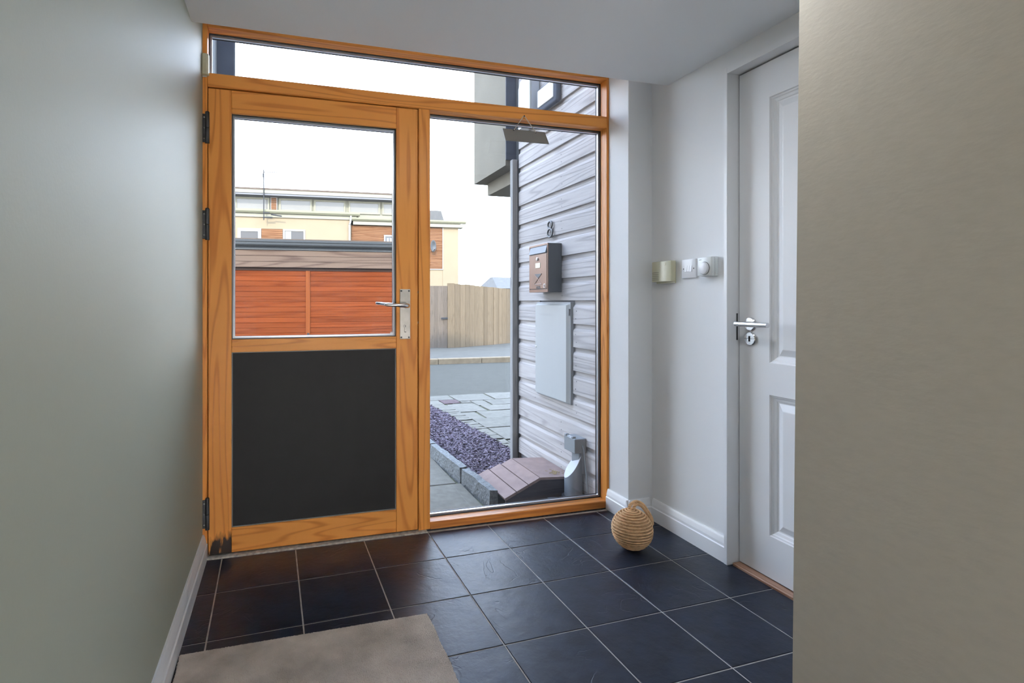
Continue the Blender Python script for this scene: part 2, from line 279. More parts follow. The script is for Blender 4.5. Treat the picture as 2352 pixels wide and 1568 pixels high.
# ------------------------------------------------------------------ mesh helpers
class B:
    def __init__(s): s.bm = bmesh.new()
    def box(s, x0, x1, y0, y1, z0, z1, bev=0.0, seg=1):
        vs = [s.bm.verts.new(p) for p in ((x0,y0,z0),(x1,y0,z0),(x1,y1,z0),(x0,y1,z0),(x0,y0,z1),(x1,y0,z1),(x1,y1,z1),(x0,y1,z1))]
        fs = [s.bm.faces.new([vs[i] for i in f]) for f in ((3,2,1,0),(4,5,6,7),(0,1,5,4),(1,2,6,5),(2,3,7,6),(3,0,4,7))]
        if bev:
            es = list({e for f in fs for e in f.edges})
            bmesh.ops.bevel(s.bm, geom=es, offset=bev, segments=seg, profile=0.5, affect='EDGES')
        return s
    def prism(s, poly, axis, a, b_):
        """poly in the two other axes (order xyz without axis), extruded from a to b_"""
        def P(p, w):
            q = list(p); q.insert('xyz'.index(axis), w); return q
        lo = [s.bm.verts.new(P(p, a)) for p in poly]; hi = [s.bm.verts.new(P(p, b_)) for p in poly]
        k = len(poly)
        fs = [s.bm.faces.new(lo), s.bm.faces.new(hi)]
        for i in range(k): fs.append(s.bm.faces.new((lo[i], lo[(i+1) % k], hi[(i+1) % k], hi[i])))
        bmesh.ops.recalc_face_normals(s.bm, faces=fs); return s
    def hexa(s, pts):
        vs = [s.bm.verts.new(p) for p in pts]
        fs = [s.bm.faces.new([vs[i] for i in f]) for f in ((3,2,1,0),(4,5,6,7),(0,1,5,4),(1,2,6,5),(2,3,7,6),(3,0,4,7))]
        bmesh.ops.recalc_face_normals(s.bm, faces=fs); return s
    def tube(s, pts, r, seg=8, cap=True, closed=False, rx=None):
        pts = [Vector(p) for p in pts]; n_ = len(pts); rings = []
        prev = None
        for i, p in enumerate(pts):
            a = pts[i-1] if (i > 0 or closed) else p; c = pts[(i+1) % n_] if (i < n_-1 or closed) else p
            tn = (c-a).normalized()
            if prev is None:
                up = Vector((0, 0, 1)) if abs(tn.z) < 0.9 else Vector((1, 0, 0)); u = tn.cross(up).normalized()
            else:
                u = (prev - tn*prev.dot(tn)).normalized()
            prev = u; v = tn.cross(u)
            rr = r[i] if isinstance(r, (list, tuple)) else r
            rings.append([s.bm.verts.new(p + u*math.cos(2*PI*k/seg)*rr + v*math.sin(2*PI*k/seg)*rr) for k in range(seg)])
        m_ = n_ if closed else n_-1
        for i in range(m_):
            A, C = rings[i], rings[(i+1) % n_]
            for k in range(seg): s.bm.faces.new((A[k], A[(k+1) % seg], C[(k+1) % seg], C[k]))
        if cap and not closed:
            s.bm.faces.new(rings[0][::-1]); s.bm.faces.new(rings[-1])
        return s
    def cyl(s, c, axis, r, a, b_, seg=24, r2=None):
        p0, p1 = list(c), list(c); k = 'xyz'.index(axis); p0[k] = a; p1[k] = b_
        return s.tube([p0, p1], [r, r2 if r2 is not None else r], seg)
    def lathe(s, c, axis, prof, seg=32):
        """prof: list of (radius, along axis)"""
        k = 'xyz'.index(axis); o = [i for i in range(3) if i != k]; rings = []
        for (r, h) in prof:
            ring = []
            for j in range(seg):
                p = list(c); p[k] += h; p[o[0]] += r*math.cos(2*PI*j/seg); p[o[1]] += r*math.sin(2*PI*j/seg)
                ring.append(s.bm.verts.new(p))
            rings.append(ring)
        fs = []
        for A, C in zip(rings, rings[1:]):
            for j in range(seg): fs.append(s.bm.faces.new((A[j], A[(j+1) % seg], C[(j+1) % seg], C[j])))
        fs.append(s.bm.faces.new(rings[0])); fs.append(s.bm.faces.new(rings[-1]))
        bmesh.ops.recalc_face_normals(s.bm, faces=fs); return s
    def frame_xz(s, x0, x1, z0, z1, w, y0, y1):
        s.box(x0, x0+w, y0, y1, z0, z1); s.box(x1-w, x1, y0, y1, z0, z1)
        s.box(x0+w, x1-w, y0, y1, z0, z0+w); s.box(x0+w, x1-w, y0, y1, z1-w, z1); return s

BASE = {}
def obj(name, b_, material, parent=None, smooth=False, kind=None):
    """mesh given in world coordinates (or in the frame of a rotated root)"""
    me = bpy.data.meshes.new(name)
    bm = b_.bm if isinstance(b_, B) else b_
    off = BASE.get(parent.name) if parent else None
    if off is not None: bmesh.ops.translate(bm, verts=bm.verts, vec=-off)
    bm.to_mesh(me); bm.free()
    if smooth:
        for p in me.polygons: p.use_smooth = True
    me.materials.append(material)
    o = bpy.data.objects.new(name, me); COL.objects.link(o)
    if parent:
        o.parent = parent
        if off is not None: BASE[o.name] = off
    if kind: o['kind'] = kind
    return o
def smooth_angle(o, deg=35):
    for p in o.data.polygons: p.use_smooth = True
    try:
        o.data.set_sharp_from_angle(angle=math.radians(deg))
    except Exception: pass
    return o
def tag(o, label, cat, group=None, kind=None):
    o['label'] = label; o['category'] = cat
    if group: o['group'] = group
    if kind: o['kind'] = kind
    return o
def thing(name, label, cat, loc=(0, 0, 0), rz=0.0, group=None, kind=None, local=False):
    """an Empty at the base of a thing; its parts are given in world coordinates unless local"""
    o = bpy.data.objects.new(name, None); o.empty_display_size = 0.05; COL.objects.link(o)
    o.location = loc; o.rotation_euler = (0, 0, rz); tag(o, label, cat, group, kind)
    if not local: BASE[o.name] = Vector(loc)
    return o
def inst(name, me, parent, loc=(0, 0, 0), rz=0.0):
    o = bpy.data.objects.new(name, me); COL.objects.link(o); o.parent = parent; o.location = loc; o.rotation_euler = (0, 0, rz); return o
def bevel(o, w, seg=2):
    md = o.modifiers.new('bevel', 'BEVEL'); md.width = w; md.segments = seg; md.limit_method = 'ANGLE'; md.angle_limit = math.radians(40); return o

# ================================================================== THE SETTING
XL, XR = -0.078, 2.02          # left wall, right wall of the lobby
XH = 1.372                     # wall of the narrower hall behind
YC = -1.498                    # corner between lobby and hall
YB = -4.6                      # back wall of the hall
ZC = 2.12                      # ceiling

# ---- floor: grout bed with slate tiles laid a little askew
fl = tag(obj('floor', B().box(XL-0.1, XR+0.14, YB-0.1, 0.0, -0.06, -0.0022), M['grout']), 'dark slate tiled floor with pale grout lines', 'floor', kind='structure')
PHI = 0.0217
def clip(poly, ax, val, keep_less):
    out = []
    for i in range(len(poly)):
        p, q = poly[i], poly[(i+1) % len(poly)]
        ip = (p[ax] <= val) == keep_less or abs(p[ax]-val) < 1e-9; iq = (q[ax] <= val) == keep_less or abs(q[ax]-val) < 1e-9
        if ip: out.append(p)
        if ip != iq:
            t_ = (val-p[ax])/(q[ax]-p[ax]); out.append((p[0]+t_*(q[0]-p[0]), p[1]+t_*(q[1]-p[1])))
    return out
def tile_mesh(poly):
    b_ = B(); cx = sum(p[0] for p in poly)/len(poly); cy = sum(p[1] for p in poly)/len(poly)
    def ring(z, f):
        return [b_.bm.verts.new((p[0]-(p[0]-cx)/max(abs(p[0]-cx), 1e-6)*f, p[1]-(p[1]-cy)/max(abs(p[1]-cy), 1e-6)*f, z)) for p in poly]
    a = ring(-0.008, 0); c = ring(-0.0012, 0); e = ring(0.0, 0.0015); k = len(poly)
    for A, C in ((a, c), (c, e)):
        for i in range(k): b_.bm.faces.new((A[i], A[(i+1) % k], C[(i+1) % k], C[i]))
    b_.bm.faces.new(e); b_.bm.faces.new(a[::-1])
    bmesh.ops.recalc_face_normals(b_.bm, faces=b_.bm.faces)
    me = bpy.data.meshes.new('tile'); b_.bm.to_mesh(me); b_.bm.free(); me.materials.append(M['slate']); return me
G = 0.0024
full = None
for j in range(0, 16):
    for i in range(-1, 8):
        x0, x1, y1, y0 = i*0.3+G, (i+1)*0.3-G, -j*0.3-G, -(j+1)*0.3+G
        if j == 0: y1 = 0.03
        q = [(x*math.cos(PHI)-y*math.sin(PHI), x*math.sin(PHI)+y*math.cos(PHI)) for x, y in ((x0, y0), (x1, y0), (x1, y1), (x0, y1))]
        inside = all(XL-0.05 < p[0] < XR+0.036 and YB < p[1] < -0.022 for p in q) and j > 0
        if inside:
            if full is None:
                h = 0.15-G; full = tile_mesh([(-h, -h), (h, -h), (h, h), (-h, h)])
            cx = sum(p[0] for p in q)/4; cy = sum(p[1] for p in q)/4
            inst('tile', full, fl, (cx, cy, 0), PHI)
        else:
            c_ = q
            for ax, v, less in ((0, XL-0.05, False), (0, XR+0.036, True), (1, YB, False), (1, -0.022, True)):
                c_ = clip(c_, ax, v, less)
                if len(c_) < 3: break
            if len(c_) >= 3: inst('tile', tile_mesh(c_), fl)

# ---- walls
tag(obj('wall_left', B().box(XL-0.12, XL, YB-0.1, 0.0, -0.06, 2.45), M['wall_green']), 'pale green painted wall beside the hinges of the timber door', 'wall', kind='structure')
w = B()
w.box(XR, XR+0.16, -0.648, 0.0, -0.06, 2.45)                 # far of the inner door
w.box(XR, XR+0.16, YC, -1.456, -0.06, 2.45)
w.box(XR, XR+0.16, -1.456, -0.648, 2.026, 2.45)
tag(obj('wall_right', w, M['wall_white']), 'white wall that carries the switches and the panelled door', 'wall', kind='structure')
tag(obj('wall_pier', B().box(1.885, XR+0.02, -0.17, 0.0, -0.06, 2.45, 0.004, 2), M['wall_white']), 'white plastered pier between timber frame and switch wall', 'wall', kind='structure')
w = B().hexa([(XH, YB, -0.06), (XR+0.16, YB, -0.06), (XR+0.16, YC, -0.06), (XH, YC+0.014, -0.06), (XH, YB, 2.45), (XR+0.16, YB, 2.45), (XR+0.16, YC, 2.45), (XH, YC-0.014, 2.45)])
bmesh.ops.bevel(w.bm, geom=[e for e in w.bm.edges if all(abs(v.co.x-XH) < 1e-5 and v.co.y > -2 for v in e.verts)], offset=0.006, segments=3, affect='EDGES')
tag(obj('wall_hall', w, M['wall_beige']), 'beige roller textured wall at the near corner of the hall', 'wall', kind='structure')
tag(obj('wall_back', B().box(XL-0.12, XH+0.1, YB-0.12, YB, -0.06, 2.45), M['wall_beige']), 'plain beige wall closing the hall', 'wall', kind='structure')
# ceiling slab with a rounded nose that stops short of the glazing
prof = [(YB-0.1, ZC), (-0.285, ZC), (-0.277, ZC+0.003), (-0.271, ZC+0.010), (-0.269, ZC+0.02), (-0.269, 2.42), (YB-0.1, 2.42)]
tag(obj('ceiling', B().prism(prof, 'x', XL-0.12, XR+0.16), M['ceiling']), 'flat grey white ceiling with a dropped edge before the glazing', 'ceiling', kind='structure')
tag(obj('trim_1', B().box(XL-0.12, XR+0.16, -0.27, 0.12, 2.40, 2.45), M['ceiling']), 'white soffit board above the ceiling edge', 'trim', kind='structure')

# ---- skirting boards
def skirt_poly(t_, h): return [(0, 0), (t_, 0), (t_, h*0.60), (t_*0.80, h*0.64), (t_*0.74, h*0.74), (t_*0.45, h*0.93), (t_*0.30, h), (0, h)]
sk = B().prism([(XL+p[0], p[1]) for p in skirt_poly(0.02, 0.102)], 'y', YB, -0.003)
tag(obj('baseboard_left', sk, M['gloss_white']), 'white skirting board along the green wall', 'baseboard', kind='structure')
sk = B().prism([(XR-p[0], p[1]) for p in skirt_poly(0.018, 0.105)], 'y', -0.648, -0.185)
tag(obj('baseboard_right', sk, M['gloss_white']), 'white skirting board under the switches', 'baseboard', kind='structure')
sk = B().prism([(1.885-p[0], p[1]) for p in skirt_poly(0.018, 0.105)], 'y', -0.187, -0.001)
sk.prism([(-0.17-p[0], p[1]) for p in skirt_poly(0.018, 0.105)], 'x', 1.868, 2.003)
tag(obj('baseboard_pier', sk, M['gloss_white']), 'white skirting board wrapped round the plastered pier', 'baseboard', kind='structure')
tag(obj('trim_2', B().box(-0.075, 0.90, -0.022, 0.06, -0.01, 0.006, 0.003), M['mortar']), 'pale crumbling mortar strip under the timber door', 'trim', kind='structure')

# ---- the glazed screen: frame members, panes, spacer bars
scr = thing('window_1', 'orange pine glazed screen with transom light and tall sidelight', 'window', (0.95, 0.05, 0), kind='structure')
ZT0, ZT1, ZH = 1.992, 2.050, 2.244
YF, YBK = 0.0, 0.105
YG = 0.062          # inner glass face
def member(name, x0, x1, z0, z1, m_, y0=YF, y1=YBK): return obj(name, B().box(x0, x1, y0, y1, z0, z1, 0.0025), M[m_], scr)
member('jamb', -0.079, -0.0595, 0.0, 2.33, 'pine_v')
member('jamb', 1.875, 1.905, 0.0, 2.33, 'pine_v')
member('head', -0.0595, 1.875, ZH, 2.33, 'pine_h')
member('transom', -0.0595, 1.875, ZT0, ZT1, 'pine_h', y0=-0.002)
member('mullion', 0.860, 0.916, 0.006, ZT0, 'pine_v')
member('sill', 0.916, 1.875, 0.004, 0.040, 'pine_sill')
obj('door_stop', B().box(-0.0595, -0.045, 0.055, YBK, 0.006, ZT0).box(0.845, 0.860, 0.055, YBK, 0.006, ZT0).box(-0.045, 0.845, 0.055, YBK, ZT0-0.02, ZT0), M['rubber'], scr)
def lite(x0, x1, z0, z1, y, parent):
    obj('gasket', B().frame_xz(x0, x1, z0, z1, 0.0030, y-0.004, y+0.002), M['rubber'], parent)
    p = obj('pane', B().box(x0+0.001, x1-0.001, y, y+0.005, z0+0.001, z1-0.001), M['glass'], parent)
    obj('pane', B().box(x0+0.001, x1-0.001, y+0.019, y+0.024, z0+0.001, z1-0.001), M['glass'], parent)
    obj('spacer_bar', B().frame_xz(x0+0.001, x1-0.001, z0+0.001, z1-0.001, 0.010, y+0.0055, y+0.0185), M['spacer'], parent)
    obj('outer_gasket', B().frame_xz(x0, x1, z0, z1, 0.0115, y+0.0245, y+0.029), M['rubber'], parent)
lite(-0.0595, 1.875, ZT1, ZH, YG, scr)
lite(0.916, 1.875, 0.040, ZT0, YG, scr)

# ---- the entrance door
dr = thing('door_1', 'orange pine entrance door with clear upper pane and black lower panel', 'door', (0.40, 0.02, 0.010), kind='structure')
DX0, DX1, DZ0, DZ1 = -0.0560, 0.8555, 0.012, 1.986
SX0, SX1 = 0.0365, 0.7530
DY0, DY1 = 0.0, 0.054
def leaf(name, x0, x1, z0, z1, m_): return obj(name, B().box(x0, x1, DY0, DY1, z0, z1, 0.0018), M[m_], dr)
leaf('stile', DX0, SX0-0.0004, DZ0, DZ1, 'pine_v_stain')
leaf('stile', SX1+0.0004, DX1, DZ0, DZ1, 'pine_v')
leaf('top_rail', SX0, SX1, 1.889, DZ1, 'pine_h')
leaf('middle_rail', SX0, SX1, 0.866, 0.921, 'pine_h')
leaf('bottom_rail', SX0, SX1, DZ0, 0.116, 'pine_h')
p_ = obj('lower_panel', B().box(SX0, SX1, 0.012, 0.046, 0.116, 0.866), M['panel_dark'], dr)
obj('panel_gasket', B().frame_xz(SX0, SX1, 0.116, 0.866, 0.0035, 0.008, 0.012), M['svc_grey'], dr)
lite(SX0, SX1, 0.921, 1.889, 0.018, dr)
lab = obj('glass_sticker', B().box(0.728, 0.745, 0.0168, 0.0179, 0.934, 0.942), M['plastic_white'], dr)
# hinges
for zc in (1.815, 1.408, 0.187):
    hg = obj('hinge', B().cyl((-0.0585, -0.0045, 0), 'z', 0.0085, zc-0.065, zc-0.001, 14).cyl((-0.0585, -0.0045, 0), 'z', 0.0085, zc+0.001, zc+0.065, 14)
             .lathe((-0.0585, -0.0045, zc+0.065), 'z', [(0.0085, 0), (0.007, 0.004), (0.002, 0.006)], 14), M['iron'], dr, True)
    smooth_angle(hg)
    obj('hinge_leaf', B().box(-0.0785, -0.0600, -0.003, 0.0006, zc-0.06, zc+0.06, 0.001), M['iron'], hg)
    for dz in (-0.045, 0.0, 0.045):
        obj('screw', B().lathe((-0.0715, -0.003, zc+dz), 'y', [(0.0035, 0), (0.0025, -0.0012)], 12), M['steel'], hg)
# backplate, lever, cylinder
pl = obj('handle_plate', B().box(0.769, 0.819, -0.004, 0.0, 0.909, 1.141, 0.0018, 2), M['steel'], dr)
for x in (0.776, 0.812):
    for z in (0.917, 1.133): obj('screw', B().lathe((x, -0.004, z), 'y', [(0.0042, 0), (0.0042, -0.0008), (0.003, -0.0014)], 14), M['iron'], pl)
lv = obj('lever', B().cyl((0.7945, 0, 1.064), 'y', 0.0125, -0.020, -0.004, 20)
         .tube([(0.7945, -0.022, 1.064), (0.797, -0.040, 1.064), (0.790, -0.052, 1.0645), (0.774, -0.056, 1.0652), (0.74, -0.056, 1.0670), (0.705, -0.054, 1.0685), (0.690, -0.052, 1.069)],
               [0.0115, 0.0112, 0.0105, 0.0095, 0.0085, 0.0075, 0.0055], 14), M['steel_b'], dr, True); smooth_angle(lv, 50)
obj('outer_lever', B().tube([(0.7945, 0.056, 1.064), (0.7945, 0.085, 1.064), (0.77, 0.092, 1.066), (0.72, 0.092, 1.071), (0.672, 0.09, 1.076)], [0.011, 0.011, 0.01, 0.008, 0.006], 12), M['steel_b'], dr, True)
cy = obj('lock_cylinder', B().cyl((0.7945, 0, 0.969), 'y', 0.0088, -0.008, -0.003, 20).box(0.790, 0.799, -0.007, -0.003, 0.943, 0.969, 0.001), M['steel'], dr)
obj('keyhole', B().box(0.7933, 0.7957, -0.0084, -0.0079, 0.964, 0.974).box(0.7900, 0.7990, -0.0045, -0.0040, 0.9405, 0.944), M['hole'], cy)
for z in (1.128, 0.985): obj('latch_screw', B().box(0.8556, 0.8592, 0.002, 0.006, z-0.004, z+0.004), M['steel_b'], dr)

# ---- inner panelled door and its lining in the right wall
XD = 2.057
ln = tag(obj('trim_3', B().box(1.998, 2.18, -0.666, -0.648, 0.0, 2.044, 0.0015).box(1.998, 2.18, -1.456, -1.438, 0.0, 2.044, 0.0015).box(1.9985, 2.1795, -1.438, -0.666, 2.020, 2.0435)
              .box(XD+0.047, XD+0.075, -0.70, -0.666, 0.0, 2.02), M['gloss_white']), 'white lining round the panelled inner door', 'trim', kind='structure')
d2 = thing('door_2', 'white moulded four panel inner door with steel lever', 'door', (XD, -1.05, 0.012), kind='structure')
Y0, Y1 = -1.434, -0.671
# door face with sunken mouldings: grid of cells, panels pushed in
def panel_door():
    b_ = B(); bm = b_.bm
    b_.box(XD+0.018, XD+0.040, Y0, Y1, 0.014, 2.014)
    cols = [(-0.812-0.186, -0.812), (-1.293, -1.107)]
    rows = [(0.176, 0.722), (0.846, 1.876)]
    cols = [(-0.998, -0.812), (-1.293, -1.107)]
    def quad(p): bm.faces.new([bm.verts.new(q) for q in p])
    ys = sorted({Y0, Y1, *[v for c in cols for v in c]}); zs = sorted({0.014, 2.014, *[v for r_ in rows for v in r_]})
    for a, b2 in zip(ys, ys[1:]):
        for c, d_ in zip(zs, zs[1:]):
            if (a, b2) in [(min(q), max(q)) for q in cols] and (c, d_) in rows: continue
            quad([(XD, a, c), (XD, a, d_), (XD, b2, d_), (XD, b2, c)])
    for (a, b2) in [(min(q), max(q)) for q in cols]:
        for (c, d_) in rows:
            rings = []
            for ins, dep in ((0, 0), (0.003, 0.005), (0.008, 0.006), (0.012, 0.010), (0.021, 0.0125), (0.025, 0.016), (0.029, 0.0165), (0.054, 0.004), (0.057, 0.0035)):
                rings.append([(XD+dep, a+ins, c+ins), (XD+dep, a+ins, d_-ins), (XD+dep, b2-ins, d_-ins), (XD+dep, b2-ins, c+ins)])
            for A, C in zip(rings, rings[1:]):
                for k in range(4): quad([A[k], A[(k+1) % 4], C[(k+1) % 4], C[k]])
            quad(rings[-1])
    quad([(XD, Y1, 0.014), (XD, Y1, 2.014), (XD+0.019, Y1, 2.014), (XD+0.019, Y1, 0.014)])
    quad([(XD, Y0, 0.014), (XD, Y0, 2.014), (XD+0.019, Y0, 2.014), (XD+0.019, Y0, 0.014)])
    quad([(XD, Y0, 0.014), (XD, Y1, 0.014), (XD+0.019, Y1, 0.014), (XD+0.019, Y0, 0.014)])
    bmesh.ops.remove_doubles(bm, verts=bm.verts, dist=1e-5)
    return b_
obj('leaf', panel_door(), M['door_white'], d2)
YL = -0.727
ro = obj('lever_rose', B().lathe((XD, YL, 0.9935), 'x', [(0.027, 0.001), (0.027, -0.007), (0.0245, -0.0095)], 36), M['steel_b'], d2); smooth_angle(ro)
lv = obj('lever', B().cyl((0, YL, 0.9935), 'x', 0.010, XD-0.056, XD-0.008, 18).cyl((XD-0.056, 0, 0.9935), 'y', 0.0098, -0.855, -0.706, 24), M['steel_b'], d2); smooth_angle(lv)
es = obj('key_escutcheon', B().lathe((XD, YL, 0.934), 'x', [(0.027, 0.001), (0.027, -0.006), (0.0245, -0.0085)], 36), M['steel_b'], d2); smooth_angle(es)
obj('keyhole', B().box(XD-0.0092, XD-0.0084, YL-0.0042, YL+0.0042, 0.923, 0.945, 0.0003), M['hole'], es)
obj('slot', B().box(XD-0.0090, XD-0.0084, YL-0.024, YL+0.024, 0.9335, 0.9348), M['iron'], es)
obj('strike_plate', B().box(XD-0.012, XD-0.005, -0.6672, -0.6655, 0.925, 1.035), M['zinc'], d2)
tag(obj('trim_4', B().box(2.022, 2.062, -1.436, -0.668, -0.003, 0.0105, 0.003), M['copper_trim']), 'brown timber threshold strip under the white door', 'trim', kind='structure')

# ================================================================== THINGS INDOORS
# door contact box high on the left jamb
t1 = thing('door_sensor', 'small ivory alarm sensor box high on the left jamb', 'sensor', (-0.064, -0.002, 2.03))
s_ = obj('sensor_case', B().prism([(-0.0795, -0.001), (-0.0795, -0.020), (-0.0745, -0.027), (-0.0600, -0.027), (-0.0520, -0.020), (-0.0505, -0.001)], 'z', 2.034, 2.121), M['plastic_cream'], t1); bevel(s_, 0.003, 3)
obj('sensor_base', B().box(-0.0800, -0.0600, -0.0035, -0.0002, 2.030, 2.124), M['plastic_grey'], t1)

# chime box, light switch, thermostat on the right wall
t2 = thing('chime_box', 'cream plastic chime box with grille lines on the white wall', 'chime', (XR, -0.25, 1.17))
cb = B()
K = 10; pf = []
for k in range(K+1):
    u = k/K; pf.append((XR-0.022-0.014*math.sin(PI*(0.18+0.62*u)), -0.208-0.138*u))
cb.prism([(XR-0.004, -0.208)] + pf + [(XR-0.004, -0.346)], 'z', 1.178, 1.276)
o_ = obj('cover', cb, M['plastic_cream'], t2); bevel(o_, 0.003, 3)
obj('back_plate', B().box(XR-0.006, XR, -0.342, -0.212, 1.171, 1.272, 0.001), M['plastic_cream'], t2)
for k in range(5):
    z = 1.188 + k*0.0085
    obj('grille_slot', B().hexa([(XR-0.0315, -0.214, z), (XR-0.0300, -0.214, z), (XR-0.0350, -0.266, z), (XR-0.0365, -0.266, z), (XR-0.0315, -0.214, z+0.0015), (XR-0.0300, -0.214, z+0.0015), (XR-0.0350, -0.266, z+0.0015), (XR-0.0365, -0.266, z+0.0015)]), M['iron'], t2)
obj('dimple', B().lathe((XR-0.0325, -0.306, 1.262), 'x', [(0.0085, 0.001), (0.0085, -0.0025), (0.006, -0.003), (0.005, -0.0012)], 24), M['plastic_cream'], t2)

t3 = thing('light_switch', 'white triple light switch between chime box and thermostat', 'switch', (XR, -0.424, 1.187))
o_ = obj('plate', B().box(XR-0.009, XR, -0.477, -0.389, 1.189, 1.276, 0.003, 3), M['plastic_white'], t3); smooth_angle(o_, 50)
for k in range(3):
    y = -0.4115-k*0.0145
    obj('rocker', B().hexa([(XR-0.013, y-0.0135, 1.219), (XR-0.008, y-0.0135, 1.219), (XR-0.008, y-0.0005, 1.219), (XR-0.013, y-0.0005, 1.219), (XR-0.0095, y-0.0135, 1.248), (XR-0.008, y-0.0135, 1.248), (XR-0.008, y-0.0005, 1.248), (XR-0.0095, y-0.0005, 1.248)]), M['plastic_white'], t3)
for y in (-0.4015, -0.4645): obj('screw', B().lathe((XR-0.009, y, 1.2325), 'x', [(0.0032, 0), (0.0022, -0.0006)], 12), M['iron'], t3)

t4 = thing('thermostat', 'white room thermostat with round dial beside the inner door', 'thermostat', (XR, -0.53, 1.19))
o_ = obj('base', B().box(XR-0.016, XR, -0.598, -0.514, 1.193, 1.276, 0.003, 2), M['plastic_grey'], t4); smooth_angle(o_, 50)
o_ = obj('front_cover', B().box(XR-0.036, XR-0.0165, -0.597, -0.515, 1.194, 1.275, 0.004, 2), M['plastic_grey'], t4); smooth_angle(o_, 50)
o_ = obj('dial', B().lathe((XR-0.035, -0.5585, 1.226), 'x', [(0.0265, 0.001), (0.0265, -0.006), (0.0235, -0.010), (0.014, -0.0125), (0.001, -0.013)], 40), M['plastic_white'], t4); smooth_angle(o_)
obj('dial_shadow_ring', B().lathe((XR-0.0362, -0.5585, 1.226), 'x', [(0.0285, 0.001), (0.0285, -0.0005), (0.0262, -0.0008)], 40), M['svc_grey'], t4)
obj('maker_mark', B().box(XR-0.0365, XR-0.036, -0.541, -0.526, 1.2625, 1.2645), M['svc_grey'], t4)

# blank hanging sign on the transom
t5 = thing('hanging_sign', 'small grey blank sign hung by string from the transom', 'sign', (1.40, -0.004, 1.87))
TI = 0.49
sx0, sx1, szt, L_ = 1.280, 1.509, 1.931, 0.077
ux, uz = -math.sin(TI), -math.cos(TI)
def sp(x, d_, n_=0.0):     # point on the tilted board: d_ down the face, n_ off the face
    return (x, -0.010+ux*d_+n_*(-math.cos(TI)), szt+0.004*(x-1.4)+uz*d_+n_*math.sin(TI))
obj('board', B().hexa([sp(sx0, L_, 0), sp(sx1+0.004, L_, 0), sp(sx1+0.004, L_, 0.004), sp(sx0, L_, 0.004), sp(sx0, 0, 0), sp(sx1, 0, 0), sp(sx1, 0, 0.004), sp(sx0, 0, 0.004)]), M['sign_grey'], t5)
h1, h2, nl = Vector(sp(1.337, 0.008, 0.0045)), Vector(sp(1.455, 0.012, 0.0045)), Vector((1.397, -0.0085, 2.003))
obj('string', B().tube([h1, h1+Vector((0.004, -0.004, 0.006)), nl+Vector((-0.002, 0, 0.002)), nl+Vector((0.002, 0, 0.002)), h2+Vector((-0.004, -0.004, 0.006)), h2], 0.0019, 6), M['string'], t5)
obj('nail', B().cyl((1.397, 0, 2.004), 'y', 0.0022, -0.012, 0.004, 10).cyl((1.397, 0, 2.004), 'y', 0.0035, -0.0135, -0.012, 10), M['iron'], t5)
for h in (h1, h2): obj('knot', B().lathe(h, 'y', [(0.001, -0.0035), (0.0032, -0.002), (0.0032, 0.001), (0.001, 0.003)], 10), M['iron'], t5)

# rope ball door stop
RB = 0.0885; rb = thing('rope_doorstop', 'round jute rope doorstop ball with carrying loop on the tiles', 'doorstop', (1.715, -0.431, 0))
def rope(path, r_strand, off, pitch, seg=6, strands=3, name='rope', parent=None):
    """three strands twisted round a path (list of Vectors, evenly dense)"""
    b_ = B(); path = [Vector(p) for p in path]; acc = 0.0; ds = [0.0]
    for p, q in zip(path, path[1:]): acc += (q-p).length; ds.append(acc)
    fr = []; prev = None
    for i, p in enumerate(path):
        tn = (path[min(i+1, len(path)-1)]-path[max(i-1, 0)]).normalized()
        if prev is None:
            u = tn.cross(Vector((0, 0, 1))); u = u.normalized() if u.length > 0.1 else Vector((1, 0, 0))
        else: u = (prev-tn*prev.dot(tn)).normalized()
        prev = u; fr.append((u, tn.cross(u)))
    for k in range(strands):
        pts = []
        for p, s_, (u, v) in zip(path, ds, fr):
            a = 2*PI*(s_/pitch + k/strands); pts.append(p+u*off*math.cos(a)+v*off*math.sin(a))
        b_.tube(pts, r_strand, seg)
    return obj(name, b_, M['rope'], parent, True)
cz = RB; turns = 20; path = []
steps = turns*64
rr_ = RB-0.0048
for i in range(steps+1):
    u = i/steps; th = 0.10+(PI-0.2)*u; ph = 2*PI*turns*u
    path.append((1.715+rr_*math.sin(th)*math.cos(ph), -0.431+rr_*math.sin(th)*math.sin(ph), cz-rr_*math.cos(th)))
obj('core', B().lathe((1.715, -0.431, cz), 'z', [((RB-0.0085)*math.sin(PI*k/16)+1e-4, -(RB-0.0085)*math.cos(PI*k/16)) for k in range(17)], 32), M['rope'], rb, True)
rope(path, 0.0026, 0.0025, 0.014, 6, 3, 'coiled_rope', rb)
rg = Vector((0.960, -0.2804, 0)); bk = Vector((0.2804, 0.960, 0)); c0 = Vector((1.715, -0.431, 0))
def smooth_path(ctrl, n_=60):
    ctrl = [Vector(p) for p in ctrl]; P = [ctrl[0]]+ctrl+[ctrl[-1]]; out = []
    segs = len(ctrl)-1
    for s_ in range(segs):
        p0, p1, p2, p3 = P[s_], P[s_+1], P[s_+2], P[s_+3]
        for k in range(n_//segs):
            t_ = k/(n_//segs)
            out.append(0.5*((2*p1)+(p2-p0)*t_+(2*p0-5*p1+4*p2-p3)*t_*t_+(3*p1-p0-3*p2+p3)*t_**3))
    out.append(ctrl[-1]); return out
def hp(a, b_, z): return c0+rg*a+bk*b_+Vector((0, 0, z))
rope(smooth_path([hp(-0.006, 0.0, 0.166), hp(-0.012, 0.0, 0.184), hp(0.002, 0.004, 0.200), hp(0.026, 0.012, 0.203), hp(0.054, 0.020, 0.188), hp(0.078, 0.026, 0.156), hp(0.096, 0.028, 0.124), hp(0.100, 0.028, 0.096)], 110), 0.0036, 0.0036, 0.022, 7, 3, 'loop', rb)
